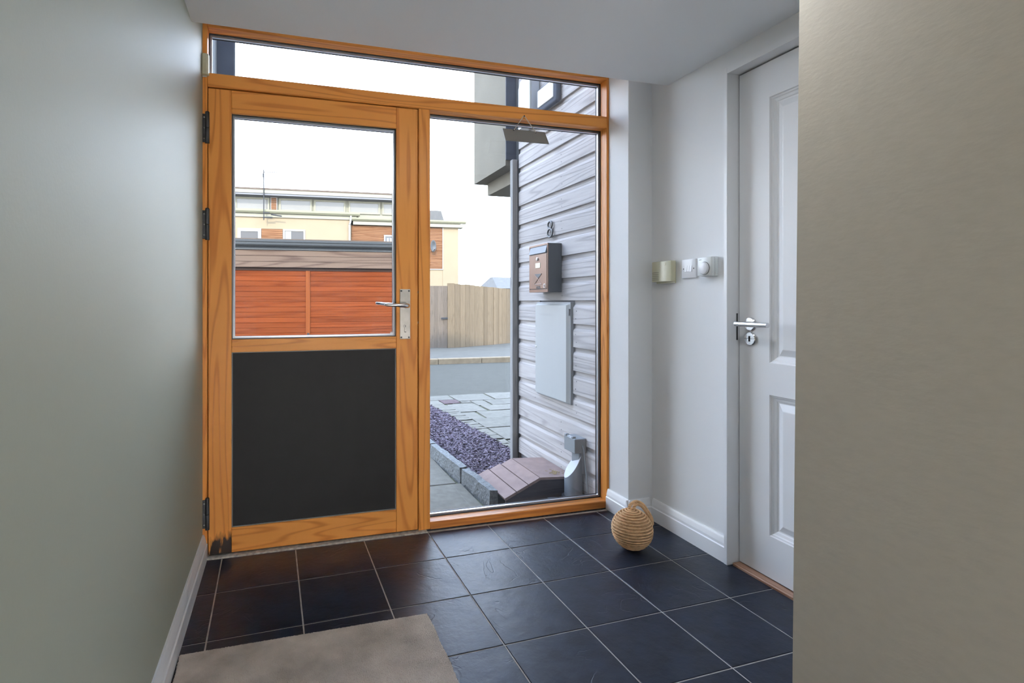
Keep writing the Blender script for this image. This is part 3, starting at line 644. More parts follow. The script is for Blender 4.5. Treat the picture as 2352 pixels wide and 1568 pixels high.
rope(smooth_path([hp(0.010, 0.004, 0.166), hp(0.010, 0.004, 0.184), hp(0.026, 0.010, 0.193), hp(0.050, 0.016, 0.180), hp(0.072, 0.018, 0.150), hp(0.089, 0.020, 0.120), hp(0.0965, 0.024, 0.093)], 110), 0.0036, 0.0036, 0.022, 7, 3, 'loop', rb)

# rug: short cut pile, ragged top
rgx0, rgx1, rgy0, rgy1 = -0.052, 0.7265, -1.62, -0.660
nx, ny = 430, 500
random.seed(3)
vs, fs = [], []
for j in range(ny+1):
    for i in range(nx+1):
        x = rgx0+(rgx1-rgx0)*i/nx; y = rgy0+(rgy1-rgy0)*j/ny
        e = min(i, nx-i, j, ny-j)
        jit = 0.0007 if e > 0 else 0.0022
        z = 0.0095+random.uniform(-0.0009, 0.0009)-(0.003 if e == 0 else 0)
        vs.append((x+random.uniform(-jit, jit)+0.0015*math.sin(y*40), y+random.uniform(-jit, jit), z))
for j in range(ny):
    for i in range(nx):
        a = j*(nx+1)+i; fs.append((a, a+1, a+nx+2, a+nx+1))
edge = [i for i in range(nx+1)] + [j*(nx+1)+nx for j in range(1, ny+1)] + [ny*(nx+1)+i for i in range(nx-1, -1, -1)] + [j*(nx+1) for j in range(ny-1, 0, -1)]
b0 = len(vs)
for k in edge: vs.append((vs[k][0], vs[k][1], 0.0003))
for q in range(len(edge)):
    q2 = (q+1) % len(edge); fs.append((edge[q], b0+q, b0+q2, edge[q2]))
me = bpy.data.meshes.new('rug'); me.from_pydata(vs, [], fs); me.materials.append(M['rug'])
ru = bpy.data.objects.new('rug', me); COL.objects.link(ru); tag(ru, 'short pile taupe rug lying on the dark tiles', 'rug')

# added fill light: a ceiling lamp, unseen just behind the top of the view
LX, LY = 1.139, -1.25
t6 = thing('lobby_fill_lamp', 'small round opal ceiling lamp added unseen as fill light for the lobby', 'lamp', (LX, LY, ZC))
obj('lamp_base', B().lathe((LX, LY, ZC), 'z', [(0.115, 0), (0.115, -0.014), (0.108, -0.018)], 36), M['gloss_white'], t6)
obj('lamp_shade', B().lathe((LX, LY, ZC-0.018), 'z', [(0.106, 0), (0.104, -0.014), (0.085, -0.028), (0.04, -0.036), (0.002, -0.038)], 36), M['fill_lamp_lit'], t6, True)
la = bpy.data.lights.new('lobby_fill_light', 'AREA'); la.shape = 'DISK'; la.size = 0.2; la.energy = 5.5; la.color = (0.93, 0.96, 1.0)
lo = bpy.data.objects.new('lobby_fill_light', la); COL.objects.link(lo); lo.location = (LX, LY, ZC-0.06)
# added fill light behind the camera: area lamp before an opaque window-like panel
t7 = thing('hall_fill_panel', 'low white framed panel added unseen behind a fill light in the hall', 'window', (0.62, YB, 0.1), kind='structure')
obj('frame', B().frame_xz(0.02, 1.22, 0.10, 0.62, 0.045, YB, YB+0.03), M['gloss_white'], t7)
obj('pane', B().box(0.065, 1.175, YB+0.004, YB+0.009, 0.145, 0.575), M['plastic_white'], t7)  # opaque sheet, nothing shines through it
lb_ = bpy.data.lights.new('hall_fill_light', 'AREA'); lb_.shape = 'RECTANGLE'; lb_.size = 1.1; lb_.size_y = 0.42; lb_.energy = 150; lb_.color = (1.0, 0.95, 0.88)
lo = bpy.data.objects.new('hall_fill_light', lb_); COL.objects.link(lo); lo.location = (0.62, YB+0.035, 0.36); lo.rotation_euler = (PI/2, 0, PI)

# ================================================================== OUTSIDE
# ---- own house: the storeys and neighbouring rooms that shade the forecourt
hm = B()
hm.box(-7, 9, -8, 0.10, 2.46, 6.4)
hm.box(-7, XL-0.125, -8, 0.10, -0.3, 2.46)
hm.box(XR+0.185, 9, -8, 0.10, -0.3, 2.46)
hm.box(XL-0.125, XR+0.185, -8, YB-0.125, -0.3, 2.46)
hm.box(XL-0.125, XR+0.185, YB-0.125, 0.10, -0.4, -0.065)
tag(obj('wall_house', hm, M['house_mass']), 'rendered upper storeys of the house above the entrance', 'wall', kind='structure')
tag(obj('trim_5', B().box(-0.10, 1.93, 0.107, 0.17, -0.12, -0.004, 0.004), M['granite']), 'stone step below the glazed screen', 'trim', kind='structure')

# ---- clad wing on the right
XW = 1.905
cw = thing('wall_clad', 'grey weathered shiplap clad wall of the wing beside the entrance', 'wall', (XW, 0.6, 0), kind='structure')
obj('backing', B().box(XW+0.012, 6.5, 0.115, 1.15, -0.05, 6.0), M['soffit'], cw)
PIT, Z0 = 0.1377, 1.088-8*0.1377
def board(y0, y1, z):
    # shiplap: full thickness at the foot, coved shoulder at the top
    pr = [(XW-0.008, z+0.002), (XW-0.008, z+0.094), (XW-0.004, z+0.104), (XW+0.004, z+0.112), (XW+0.006, z+PIT+0.004), (XW+0.014, z+PIT+0.004), (XW+0.014, z+0.002)]
    return obj('board', B().prism(pr, 'y', y0, y1), M['clad'], cw)
BY0, BY1 = 0.118, 1.142
MB = (0.386, 0.824, 0.470, 1.080)     # meter box opening
for k in range(0, 26):
    z = Z0+k*PIT
    if z+0.002 >= MB[2]-0.03 and z+PIT <= MB[3]+0.03:
        board(BY0, MB[0]-0.007, z); board(MB[1]+0.006, BY1, z)
    elif z < MB[2] < z+PIT:
        board(BY0, BY1, z)
    else: board(BY0, BY1, z)
nl_ = B(); random.seed(5)
for k in range(0, 21):
    z = Z0+k*PIT
    for y in ((0.515,) if not (MB[2]-0.1 < z < MB[3]) else (0.345, 0.868)):
        for dz in (0.032, 0.078): nl_.cyl((0, y+random.uniform(-0.006, 0.006), z+dz), 'x', 0.0028, XW-0.0092, XW-0.0075, 8)
obj('nail_heads', nl_, M['iron'], cw, kind='stuff')
obj('corner_post', B().box(1.852, 1.893, 1.150, 1.195, -0.10, 2.12, 0.002), M['post_grey'], cw)
obj('corner_batten', B().box(1.897, 1.94, 1.145, 1.190, -0.10, 2.9), M['gutter_dark'], cw)
obj('plinth_post', B().box(1.915, 1.95, 0.95, 1.01, -0.12, 0.0), M['post_grey'], cw)

# ---- overhanging upper volume past the corner
ov = thing('wall_overhang', 'grey rendered upper bay overhanging the corner of the wing', 'wall', (2.4, 1.55, 2.1), kind='structure')
obj('front', B().box(1.824, 4.0, 1.205, 1.212, 2.129, 5.5), M['slate_panel'], ov)
obj('bay', B().box(1.824, 4.0, 1.2125, 1.893, 2.089, 5.5), M['render_grey'], ov)
obj('bay_beam', B().box(1.924, 4.0, 1.25, 1.831, 1.985, 2.088), M['render_grey'], ov)
lw = thing('wall_outside_left', 'pale rendered wing left of the entrance with a dark hanging bay', 'wall', (-1.0, 0.7, 0), kind='structure')
obj('wing', B().box(-3.0, -0.165, 0.11, 1.295, -0.2, 2.95), M['render_light'], lw)
obj('hanging_bay', B().box(-3.0, -0.060, 1.30, 1.335, 1.958, 2.95), M['slate_panel'], lw)
obj('edge_trim', B().box(-0.060, -0.055, 1.299, 1.335, 1.950, 2.95), M['render_light'], lw)

# ---- house number
num = []
def ring8(cy_, cz_, ry, rz, x): return [(x, cy_+ry*math.cos(2*PI*k/28), cz_+rz*math.sin(2*PI*k/28)) for k in range(28)]
b_ = B().tube(ring8(0.642, 1.5725, 0.027, 0.023, XW-0.020), 0.006, 8, closed=True).tube(ring8(0.642, 1.5210, 0.032, 0.0265, XW-0.020), 0.006, 8, closed=True)
b_.cyl((0, 0.642, 1.5475), 'x', 0.004, XW-0.020, XW-0.006, 8).cyl((0, 0.642, 1.596), 'x', 0.003, XW-0.020, XW-0.006, 8).cyl((0, 0.642, 1.4945), 'x', 0.003, XW-0.020, XW-0.004, 8)
tag(obj('house_number', b_, M['zinc'], smooth=True), 'steel house number 8 above the letterbox', 'number')

# ---- letterbox
lb = thing('letterbox', 'black steel letterbox with copper door under the house number', 'letterbox', (1.86, 0.637, 1.142))
bx0, bx1, by0, by1, bz0, bz1 = 1.803, XW-0.009, 0.510, 0.764, 1.142, 1.443
o_ = obj('body', B().box(bx0, bx1, by0, by1, bz0, bz1, 0.003, 2), M['mail_black'], lb)
obj('rim', B().box(bx0-0.004, bx0+0.002, by0, by0+0.006, bz0, bz1).box(bx0-0.004, bx0+0.002, by1-0.006, by1, bz0, bz1).box(bx0-0.004, bx0+0.002, by0+0.006, by1-0.006, bz1-0.010, bz1).box(bx0-0.004, bx0+0.002, by0+0.006, by1-0.006, bz0, bz0+0.018), M['mail_copper'], lb)
obj('flap', B().hexa([(bx0-0.014, by0+0.012, 1.386), (bx0, by0+0.012, 1.386), (bx0, by1-0.012, 1.386), (bx0-0.014, by1-0.012, 1.386), (bx0-0.002, by0+0.012, 1.430), (bx0, by0+0.012, 1.430), (bx0, by1-0.012, 1.430), (bx0-0.002, by1-0.012, 1.430)]), M['mail_flap'], lb)
dd = obj('door', B().box(bx0-0.006, bx0, by0+0.010, by1-0.010, bz0+0.022, 1.382, 0.001), M['mail_copper'], lb)
fx = bx0-0.006
obj('lock', B().lathe((fx, 0.640, 1.352), 'x', [(0.011, 0.001), (0.011, -0.006), (0.008, -0.008)], 20), M['steel_b'], dd)
obj('name_card', B().box(fx-0.0025, fx, 0.602, 0.668, 1.296, 1.327, 0.0005), M['plastic_cream'], dd)
ee = B()
E0, E1, EZ0, EZ1 = 0.583, 0.685, 1.192, 1.258
def bar(b_, p, q, r_): return b_.tube([(fx-0.001, p[0], p[1]), (fx-0.001, q[0], q[1])], r_, 6)
mid = ((E0+E1)/2, 1.226)
bar(ee, (E0, EZ0), (E1, EZ0), 0.002); bar(ee, (E0, EZ0), mid, 0.002); bar(ee, (E1, EZ0), mid, 0.002); bar(ee, (E0, EZ1), mid, 0.002); bar(ee, (E1, EZ1), mid, 0.002)
obj('envelope_emblem', ee, M['mail_copper'], dd)
obj('envelope_flap', B().prism([(E0+0.006, EZ1), (E1-0.006, EZ1), (mid[0], mid[1]+0.006)], 'x', fx-0.0012, fx), M['mail_black'], dd)
obj('maker_ring', B().tube([(fx-0.001, 0.548+0.011*math.cos(2*PI*k/20), 1.181+0.012*math.sin(2*PI*k/20)) for k in range(20)], 0.0016, 6, closed=True), M['plastic_grey'], dd)
cu = bpy.data.curves.new('mail_text', 'FONT'); cu.body = 'MAIL'; cu.size = 0.028; cu.extrude = 0.0006; cu.align_x = 'CENTER'
to = bpy.data.objects.new('mail_text', cu); COL.objects.link(to)
dg = bpy.context.evaluated_depsgraph_get(); me = bpy.data.meshes.new_from_object(to.evaluated_get(dg)); bpy.data.objects.remove(to)
me.transform(Matrix.Translation(Vector((fx-0.0006, 0.628, 1.163))-BASE[lb.name]) @ Matrix(((0, 0, -1, 0), (-1, 0, 0, 0), (0, 1, 0, 0), (0, 0, 0, 1))))
me.materials.clear(); me.materials.append(M['mail_black'])
tx = bpy.data.objects.new('embossed_word', me); COL.objects.link(tx); tx.parent = dd

# ---- meter box set in the cladding
mb = thing('meter_box', 'tall white electricity meter box below the letterbox', 'meter box', (1.89, 0.6, 0.472))
obj('carcass', B().box(1.884, XW+0.010, MB[0], MB[1], MB[2], MB[3], 0.001), M['meter_edge'], mb)
o_ = obj('door', B().hexa([(1.884, MB[0]+0.006, MB[2]+0.006), (1.884, MB[1]-0.004, MB[2]+0.006), (1.868, MB[1]-0.010, MB[2]+0.012), (1.868, MB[0]+0.024, MB[2]+0.012), (1.884, MB[0]+0.006, MB[3]-0.010), (1.884, MB[1]-0.004, MB[3]-0.010), (1.868, MB[1]-0.010, MB[3]-0.020), (1.868, MB[0]+0.024, MB[3]-0.020)]), M['meter_white'], mb)
obj('lock', B().lathe((1.869, 0.803, 0.785), 'x', [(0.006, 0.002), (0.006, -0.003), (0.004, -0.004)], 14), M['steel'], o_)
obj('hinge_cap', B().box(1.872, 1.883, MB[0]+0.002, MB[0]+0.0095, 1.00, 1.04), M['svc_grey'], mb)

# ---- alarm bell box and bulkhead lamp up the wall
ab = thing('alarm_box', 'white burglar alarm box with chamfered corners high on the clad wall', 'alarm', (1.86, 0.895, 2.28))
pf = [(0.806, 2.30), (0.835, 2.275), (0.985, 2.275), (0.988, 2.29), (0.988, 2.560), (0.960, 2.60), (0.835, 2.615), (0.806, 2.59)]
o_ = obj('case', B().prism([(p[0], p[1]) for p in pf], 'x', 1.822, XW-0.008), M['meter_white'], ab); bevel(o_, 0.004, 2)
obj('side_strip', B().box(1.835, 1.890, 0.803, 0.8058, 2.31, 2.58), M['svc_pale'], ab)
bl = thing('bulkhead_lamp', 'rectangular outdoor lamp with opal front beside the alarm box', 'lamp', (1.88, 0.62, 2.33))
o_ = obj('housing', B().box(1.858, XW-0.0085, 0.510, 0.760, 2.318, 2.480, 0.016, 3), M['slate_panel'], bl); smooth_angle(o_, 50)
o_ = obj('diffuser', B().box(1.850, 1.862, 0.545, 0.752, 2.352, 2.462, 0.006, 2), M['lamp_glow'], bl)

# ---- service box and pipe at the foot of the wall
sv = thing('service_box', 'grey plastic service entry box above a slant cut pipe', 'service box', (1.86, 0.30, -0.09))
o_ = obj('box', B().box(1.822, XW-0.009, 0.232, 0.352, 0.226, 0.308, 0.003), M['svc_grey'], sv)
for y in (0.335, 0.262): obj('lid_clip', B().box(1.820, 1.842, y-0.010, y+0.010, 0.306, 0.318, 0.002), M['svc_grey'], sv)
obj('lid_rail', B().box(1.826, 1.834, 0.270, 0.327, 0.309, 0.313), M['svc_pale'], sv)
pb = B(); K = 28; rp = 0.060; pcx, pcy = 1.846, 0.288
lo_, hi_ = [], []
for k in range(K):
    a = 2*PI*k/K; ca, sa = math.cos(a), math.sin(a)
    top = 0.150+0.076*(ca*0.96-sa*0.28)
    lo_.append(pb.bm.verts.new((pcx+rp*ca*0.8, pcy+rp*sa, -0.03))); hi_.append((pcx+rp*ca*0.8, pcy+rp*sa*(1.0-0.22*max(0.0, (top-0.12)/0.1)), top))
hv = [pb.bm.verts.new(p) for p in hi_]
for k in range(K): pb.bm.faces.new((lo_[k], lo_[(k+1) % K], hv[(k+1) % K], hv[k]))
pb.bm.faces.new(lo_[::-1])
o_ = obj('pipe', pb, M['svc_pipe'], sv); smooth_angle(o_, 60)
cb_ = B(); cb_.bm.faces.new([cb_.bm.verts.new((p[0]-0.001, p[1], p[2]+0.001)) for p in hi_])
o_ = obj('slant_plate', cb_, M['svc_pale'], sv); md = o_.modifiers.new('solid', 'SOLIDIFY'); md.thickness = 0.003
obj('neck', B().box(1.858, 1.894, 0.248, 0.330, 0.10, 0.2255, 0.004), M['svc_pipe'], sv)
obj('pipe_collar', B().cyl((1.846, 0.288, 0), 'z', 0.066, -0.055, -0.028, 28), M['black_pipe'], sv)
obj('cable', B().tube(smooth_path([(1.872, 0.231, 0.270), (1.872, 0.216, 0.235), (1.874, 0.205, 0.16), (1.874, 0.190, 0.08), (1.874, 0.178, 0.0), (1.876, 0.172, -0.08)], 40), 0.0045, 8), M['svc_grey'], sv, True)
o_ = obj('ground_pipe', B().tube(smooth_path([(1.70, 0.318, -0.055), (1.735, 0.300, -0.05), (1.78, 0.270, -0.058), (1.84, 0.262, -0.06), (1.875, 0.262, -0.06)], 30), 0.020, 12), M['black_pipe'], sv, True)

# ---- plank cover with a sloping front
cv_ = thing('plank_cover', 'low cover of mauve brown planks at the foot of the clad wall', 'cover', (1.66, 0.55, -0.10))
rx, rz_ = 1.668, 0.070; ex, ez = 1.447, -0.030
for k in range(3):
    a, b2 = k/3+0.010, (k+1)/3-0.010
    p = [(ex+(rx-ex)*q, ez+(rz_-ez)*q) for q in (a, b2)]
    ww = 0.006*k
    obj('plank', B().prism([(p[0][0], p[0][1]), (p[1][0], p[1][1]), (p[1][0]+0.006, p[1][1]-0.014), (p[0][0]+0.006, p[0][1]-0.014)], 'y', 0.354, 0.790-0.018*k), M['cover'], cv_)
obj('plank', B().prism([(rx+0.003, rz_), (1.890, rz_-0.012), (1.890, rz_-0.026), (rx+0.003, rz_-0.014)], 'y', 0.354, 0.752), M['cover'], cv_)
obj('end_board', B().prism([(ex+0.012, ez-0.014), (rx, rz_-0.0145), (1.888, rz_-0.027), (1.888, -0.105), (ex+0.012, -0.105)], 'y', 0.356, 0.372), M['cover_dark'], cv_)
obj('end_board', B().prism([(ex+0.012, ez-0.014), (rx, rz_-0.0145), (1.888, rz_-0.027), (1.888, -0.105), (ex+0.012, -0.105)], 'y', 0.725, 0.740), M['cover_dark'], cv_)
lf = B(); random.seed(11)
for k in range(34):
    x = 1.80+random.gauss(0, 0.02); y = 0.42+random.gauss(0, 0.03); a = random.uniform(0, 6.3)
    z = rz_-0.012*(x-rx)/(1.89-rx)+0.001
    lf.tube([(x, y, z+0.002), (x+0.014*math.cos(a), y+0.014*math.sin(a), z+0.004)], 0.0012, 5)
tag(obj('moss', lf, mat('dry_moss', (0.30, 0.22, 0.07), 0.9)), 'dry yellow moss tuft on the flat top plank', 'moss', kind='stuff')

# ---- forecourt: path slabs, edging, chippings, setts, flagstones
gp = tag(obj('ground_forecourt', B().box(-7, 9, 0.10, 4.13, -0.32, -0.126), M['joint']), 'mossy bedding of the forecourt', 'ground', kind='structure')
ZP = -0.10
pt = thing('paving_path', 'grey flagstone path leading to the entrance door', 'path', (0.7, 1.2, -0.138), kind='structure')
rows = [(0.175, 0.868), (0.886, 1.50), (1.518, 2.15), (2.168, 2.80), (2.818, 3.45), (3.468, 4.10)]
for y0, y1 in rows:
    for x0, x1 in ((-0.14, 0.42), (0.438, 0.90), (0.918, 1.36)):
        xs = 0.0 if x1 < 1.3 else -0.062*max(0, y0-0.45)
        obj('slab', B().box(x0+0.0, x1+xs, y0, y1, -0.138, ZP+random.uniform(-0.003, 0.003), 0.004), M['slab'], pt)
kb = thing('kerb_edging', 'row of rough granite edging stones between path and slate chippings', 'kerb', (1.38, 1.5, -0.138))
def rough_box(x0, x1, y0, y1, z0, z1, skew, name, mat_, parent, n_=9, amp=0.004):
    b_ = B().box(x0, x1, y0, y1, z0, z1)
    bmesh.ops.subdivide_edges(b_.bm, edges=[e for e in b_.bm.edges if abs(e.verts[0].co.y-e.verts[1].co.y) > 0.01], cuts=n_)
    bmesh.ops.subdivide_edges(b_.bm, edges=[e for e in b_.bm.edges if abs(e.verts[0].co.x-e.verts[1].co.x) > 0.01 or abs(e.verts[0].co.z-e.verts[1].co.z) > 0.01], cuts=1)
    for v in b_.bm.verts:
        v.co += Vector((random.uniform(-amp, amp), random.uniform(-amp, amp)*0.5, random.uniform(-amp, amp)))
        v.co.x += skew*(v.co.y-0.45)
    return obj(name, b_, mat_, parent)
random.seed(21)
for y0, y1 in ((0.452, 0.885), (0.915, 1.52), (1.545, 2.12), (2.145, 2.74), (2.765, 3.36), (3.385, 4.05)):
    rough_box(1.398, 1.448, y0, y1, -0.14, -0.012, -0.062, 'edging_stone', M['granite'], kb)
# slate chippings: one heap of real flakes
random.seed(9)
vs, fs = [], []
def kx(y): return 1.462-0.062*(y-0.45)
def sx_(y): return 1.995-0.075*(y-1.8)
cnt = 0
while cnt < 16000:
    y = 0.46+3.05*random.random()**1.25; x = random.uniform(kx(y), 2.16)
    if x > max(sx_(y), 1.60)+random.uniform(-0.02, 0.03) and y > 1.15: continue
    if y < 1.15 and x > 1.86: continue
    if y < 0.80 and x > 1.445: continue
    s_ = random.uniform(0.006, 0.016)*(1.0 if y < 2 else 1.25); a = random.uniform(0, 2*PI)
    nrm = Vector((random.gauss(0, 0.42), random.gauss(0, 0.42), 1)).normalized()
    u = Vector((math.cos(a), math.sin(a), 0)); u = (u-nrm*u.dot(nrm)).normalized(); v = nrm.cross(u)
    z = -0.124+random.uniform(0, 0.022)
    c_ = Vector((x, y, z)); th = random.uniform(0.003, 0.006); b0 = len(vs); k = 5
    sh = [(random.uniform(0.75, 1.2), random.uniform(0.4, 0.75)) for _ in range(k)]
    for h in (-th/2, th/2):
        for q in range(k):
            an = 2*PI*q/k; vs.append(tuple(c_+u*s_*sh[q][0]*math.cos(an)+v*s_*sh[q][1]*math.sin(an)*1.15+nrm*h))
    fs.append(tuple(b0+k+q for q in range(k)))
    for q in range(k): fs.append((b0+q, b0+(q+1) % k, b0+k+(q+1) % k, b0+k+q))
    cnt += 1
me = bpy.data.meshes.new('slate_chippings'); me.from_pydata(vs, [], fs); me.materials.append(M['slate_chip'])
go = bpy.data.objects.new('slate_chippings', me); COL.objects.link(go)
tag(go, 'bed of purple grey slate chippings beside the path', 'chippings', kind='stuff')
# setts and flagstones
pv = thing('paving_forecourt', 'irregular pale flagstones beyond the slate chippings', 'paving', (2.6, 2.8, -0.138), kind='structure')
random.seed(14); y = 1.30
while y < 3.42:
    h = random.uniform(0.085, 0.15); g = 0.012; x0 = sx_(y)+random.uniform(-0.01, 0.02); x1 = 2.085-0.012*(y-2)
    if x1-x0 > 0.05: rough_box(x0, x1, y, y+h-g, -0.138, -0.104+random.uniform(-0.004, 0.004), 0, 'sett', M['slab'], pv, 1, 0.004)
    y += h
stones = [(2.115, 2.335, 1.30, 1.86), (2.35, 3.1, 1.42, 1.86), (3.12, 3.9, 1.3, 1.86), (2.115, 2.335, 1.885, 2.30), (2.352, 3.0, 1.885, 2.30), (3.02, 3.8, 1.885, 2.30),
          (2.10, 2.70, 2.325, 2.70), (2.715, 3.4, 2.325, 2.70), (2.09, 2.245, 2.725, 3.045), (2.272, 2.95, 2.725, 3.045), (2.97, 3.6, 2.725, 3.045),
          (2.07, 2.405, 3.068, 3.50), (2.44, 3.05, 3.068, 3.355), (3.07, 3.7, 3.068, 3.355), (2.42, 2.575, 3.375, 3.66), (2.60, 3.2, 3.375, 3.69), (3.22, 3.9, 3.375, 3.69),
          (2.155, 2.405, 3.515, 3.555), (2.285, 2.405, 3.57, 3.66), (1.75, 2.05, 3.56, 3.80), (1.40, 1.735, 3.50, 3.80), (1.40, 2.26, 3.82, 4.10), (2.285, 2.74, 3.69, 4.11), (2.77, 3.5, 3.71, 4.12), (3.52, 4.3, 3.71, 4.12),
          (1.80, 2.05, 3.44, 3.545), (1.42, 1.79, 3.42, 3.49)]
for (x0, x1, y0, y1) in stones:
    rough_box(x0, x1, y0, y1, -0.138, -0.116+random.uniform(-0.003, 0.003), 0, 'flagstone', M['slab'], pv, 2, 0.003)
rough_box(2.062, 2.268, 3.575, 3.805, -0.138, -0.114, 0, 'flagstone', M['slab_red'], pv, 2, 0.003)

# ---- road, far kerb, far pavement, open ground
tag(obj('road', B().box(-40, 60, 4.13, 7.86, -0.35, -0.165), M['asphalt']), 'grey asphalt road in front of the forecourt', 'road', kind='structure')
tag(obj('ground_far', B().box(-120, 160, 7.9, 260, -0.5, -0.09), M['earth']), 'open ground behind the houses', 'ground', kind='structure')
tag(obj('pavement_far', B().box(-40, 60, 7.90, 14.0, -0.45, -0.068), M['pavement']), 'grey pavement in front of the board fence', 'pavement', kind='structure')
kf = thing('kerb_far', 'buff concrete kerb along the far side of the road', 'kerb', (3.5, 7.8, -0.165), kind='structure')
random.seed(4)
kme = None
for k in range(14):
    x = -3.2+k*0.915
    if kme is None:
        o_ = obj('kerb_stone', B().box(0.004, 0.911, -0.06, 0.09, -0.05, 0.107, 0.012, 2), M['kerb_far'], kf); o_.location = (x-3.5, 0.0, 0.0)
        # first stone is built about its own corner
        o_.data.transform(Matrix.Translation(BASE[kf.name])); kme = o_.data
        o_.location = (x-3.5, 0.02-0.0095*(x-3.5), 0); o_.rotation_euler = (0, 0, -0.02)
    else:
        inst('kerb_stone', kme, kf, (x-3.5, 0.02-0.018*(x-3.5), 0), -0.018)

# ---- board fence and gate
fence_pts = [(4.156,10.215,-0.066,1.549),(4.359,10.257,-0.067,1.534),(4.517,10.316,-0.070,1.524),(4.675,10.383,-0.074,1.515),(4.827,10.455,-0.079,1.506),(4.985,10.534,-0.084,1.497),(5.146,10.617,-0.089,1.489),(5.301,10.700,-0.095,1.481),(5.425,10.767,-0.099,1.474),(5.539,10.830,-0.103,1.468),(5.648,10.890,-0.108,1.463),(5.754,10.950,-0.112,1.457),(5.854,11.006,-0.115,1.452),(5.975,11.075,-0.120,1.446),(6.140,11.168,-0.126,1.438),(6.265,11.239,-0.131,1.431),(6.414,11.324,-0.137,1.424)]
for k in range(4):
    a = fence_pts[-1]; fence_pts.append((a[0]+0.13, a[1]+0.075, a[2]-0.004, a[3]-0.006))
fn = thing('board_fence', 'weathered vertical board fence across the road', 'fence', (5.2, 10.6, -0.07))
random.seed(8)
def vboard(p, q, z0, z1, g, th, name, m_, parent, dn=0.0):
    P, Q = Vector((p[0], p[1], 0)), Vector((q[0], q[1], 0)); e = (Q-P).normalized(); n_ = Vector((-e.y, e.x, 0))
    A, C = P+e*g+n_*dn, Q-e*g+n_*dn
    return obj(name, B().hexa([tuple(A)[:2]+(z0,), tuple(C)[:2]+(z0,), tuple(C+n_*th)[:2]+(z0,), tuple(A+n_*th)[:2]+(z0,), tuple(A)[:2]+(z1,), tuple(C)[:2]+(z1,), tuple(C+n_*th)[:2]+(z1,), tuple(A+n_*th)[:2]+(z1,)]), m_, parent)
for p, q in zip(fence_pts, fence_pts[1:]):
    vboard(p, q, -0.066, (p[3]+q[3])/2+random.uniform(-0.008, 0.008), 0.003, 0.022, 'fence_board', M['fence'], fn, random.uniform(0, 0.014))
for z in (0.25, 0.75, 1.25):
    for p, q in zip(fence_pts[::4], fence_pts[4::4]): vboard(p, q, z, z+0.09, 0.0, 0.05, 'rail', M['fence'], fn, 0.045)
gt = thing('timber_gate', 'darker timber gate between garage and board fence', 'gate', (3.9, 10.28, -0.07))
for k in range(5):
    a, c_ = k/5, (k+1)/5
    p = (3.60+(4.145-3.60)*a, 10.378+(10.220-10.378)*a); q = (3.60+(4.145-3.60)*c_, 10.378+(10.220-10.378)*c_)
    vboard(p, q, -0.060, 1.470, 0.0008, 0.02, 'gate_board', M['gate'], gt, random.uniform(0, 0.008))
obj('gate_latch', B().box(3.98, 4.15, 10.195, 10.215, 0.655, 0.69), M['iron'], gt)

# ---- garage across the road (its own street frame, turned a little)
RS = -0.0683
gr = thing('garage', 'long low garage with two orange cedar plank doors', 'garage', (2.88, 10.85, -0.07), RS, local=True)
Zg = 0.07      # local z = world z + 0.07
obj('carcass', B().box(-9, 0.55, 0.10, 6.0, 0, 2.62), M['roof_brown'], gr)
obj('recess_strip', B().box(-9, 0.55, 0.045, 0.099, 1.832+Zg, 1.905+Zg), M['recess'], gr)
obj('side_pier', B().box(0.42, 0.55, 0.02, 0.099, 0.0, 1.83+Zg), M['recess'], gr)
pm = None
for (s0, s1) in ((-5.95, -2.110), (-2.005, 0.42)):
    ln_ = s1-s0; me = None
    for k in range(15):
        z = 0.02+k*0.1255
        if me is None:
            o_ = obj('cedar_plank', B().prism([(0.055, 0.0), (0.055, 0.104), (0.064, 0.112), (0.064, 0.1255), (0.098, 0.1255), (0.098, 0.0)], 'x', s0, s1), M['cedar'], gr); me = o_.data; o_.location = (0, 0, z)
        else: inst('cedar_plank', me, gr, (0, 0, z))
o_ = obj('door_post', B().box(-2.108, -2.007, 0.03, 0.098, 0.0, 1.83+Zg, 0.004), M['cedar_post'], gr)
obj('bolt', B().box(-2.075, -2.028, 0.012, 0.030, 0.27, 0.385, 0.003).cyl((-2.05, 0, 0.36), 'y', 0.013, 0.0, 0.014, 12), M['iron'], o_)
for k in range(3):
    obj('fascia_board', B().box(-9, 0.60, -0.02+0.004*k, 0.05, 1.907+Zg+k*0.137, 1.907+Zg+(k+1)*0.137-0.006, 0.003), M['weathered'], gr)
gt_ = [(-0.02, 2.325), (-0.02, 2.40), (-0.10, 2.405), (-0.135, 2.44), (-0.14, 2.475), (-0.125, 2.48), (-0.125, 2.50), (-0.15, 2.505), (-0.155, 2.555), (0.05, 2.558), (0.05, 2.325)]
obj('gutter', B().prism([(p[0], p[1]+Zg) for p in gt_], 'x', -9, 0.68), M['gutter_dark'], gr)
obj('roof_edge', B().box(-9, 0.62, -0.10, 6.0, 2.56+Zg, 2.585+Zg), M['roof_brown'], gr)

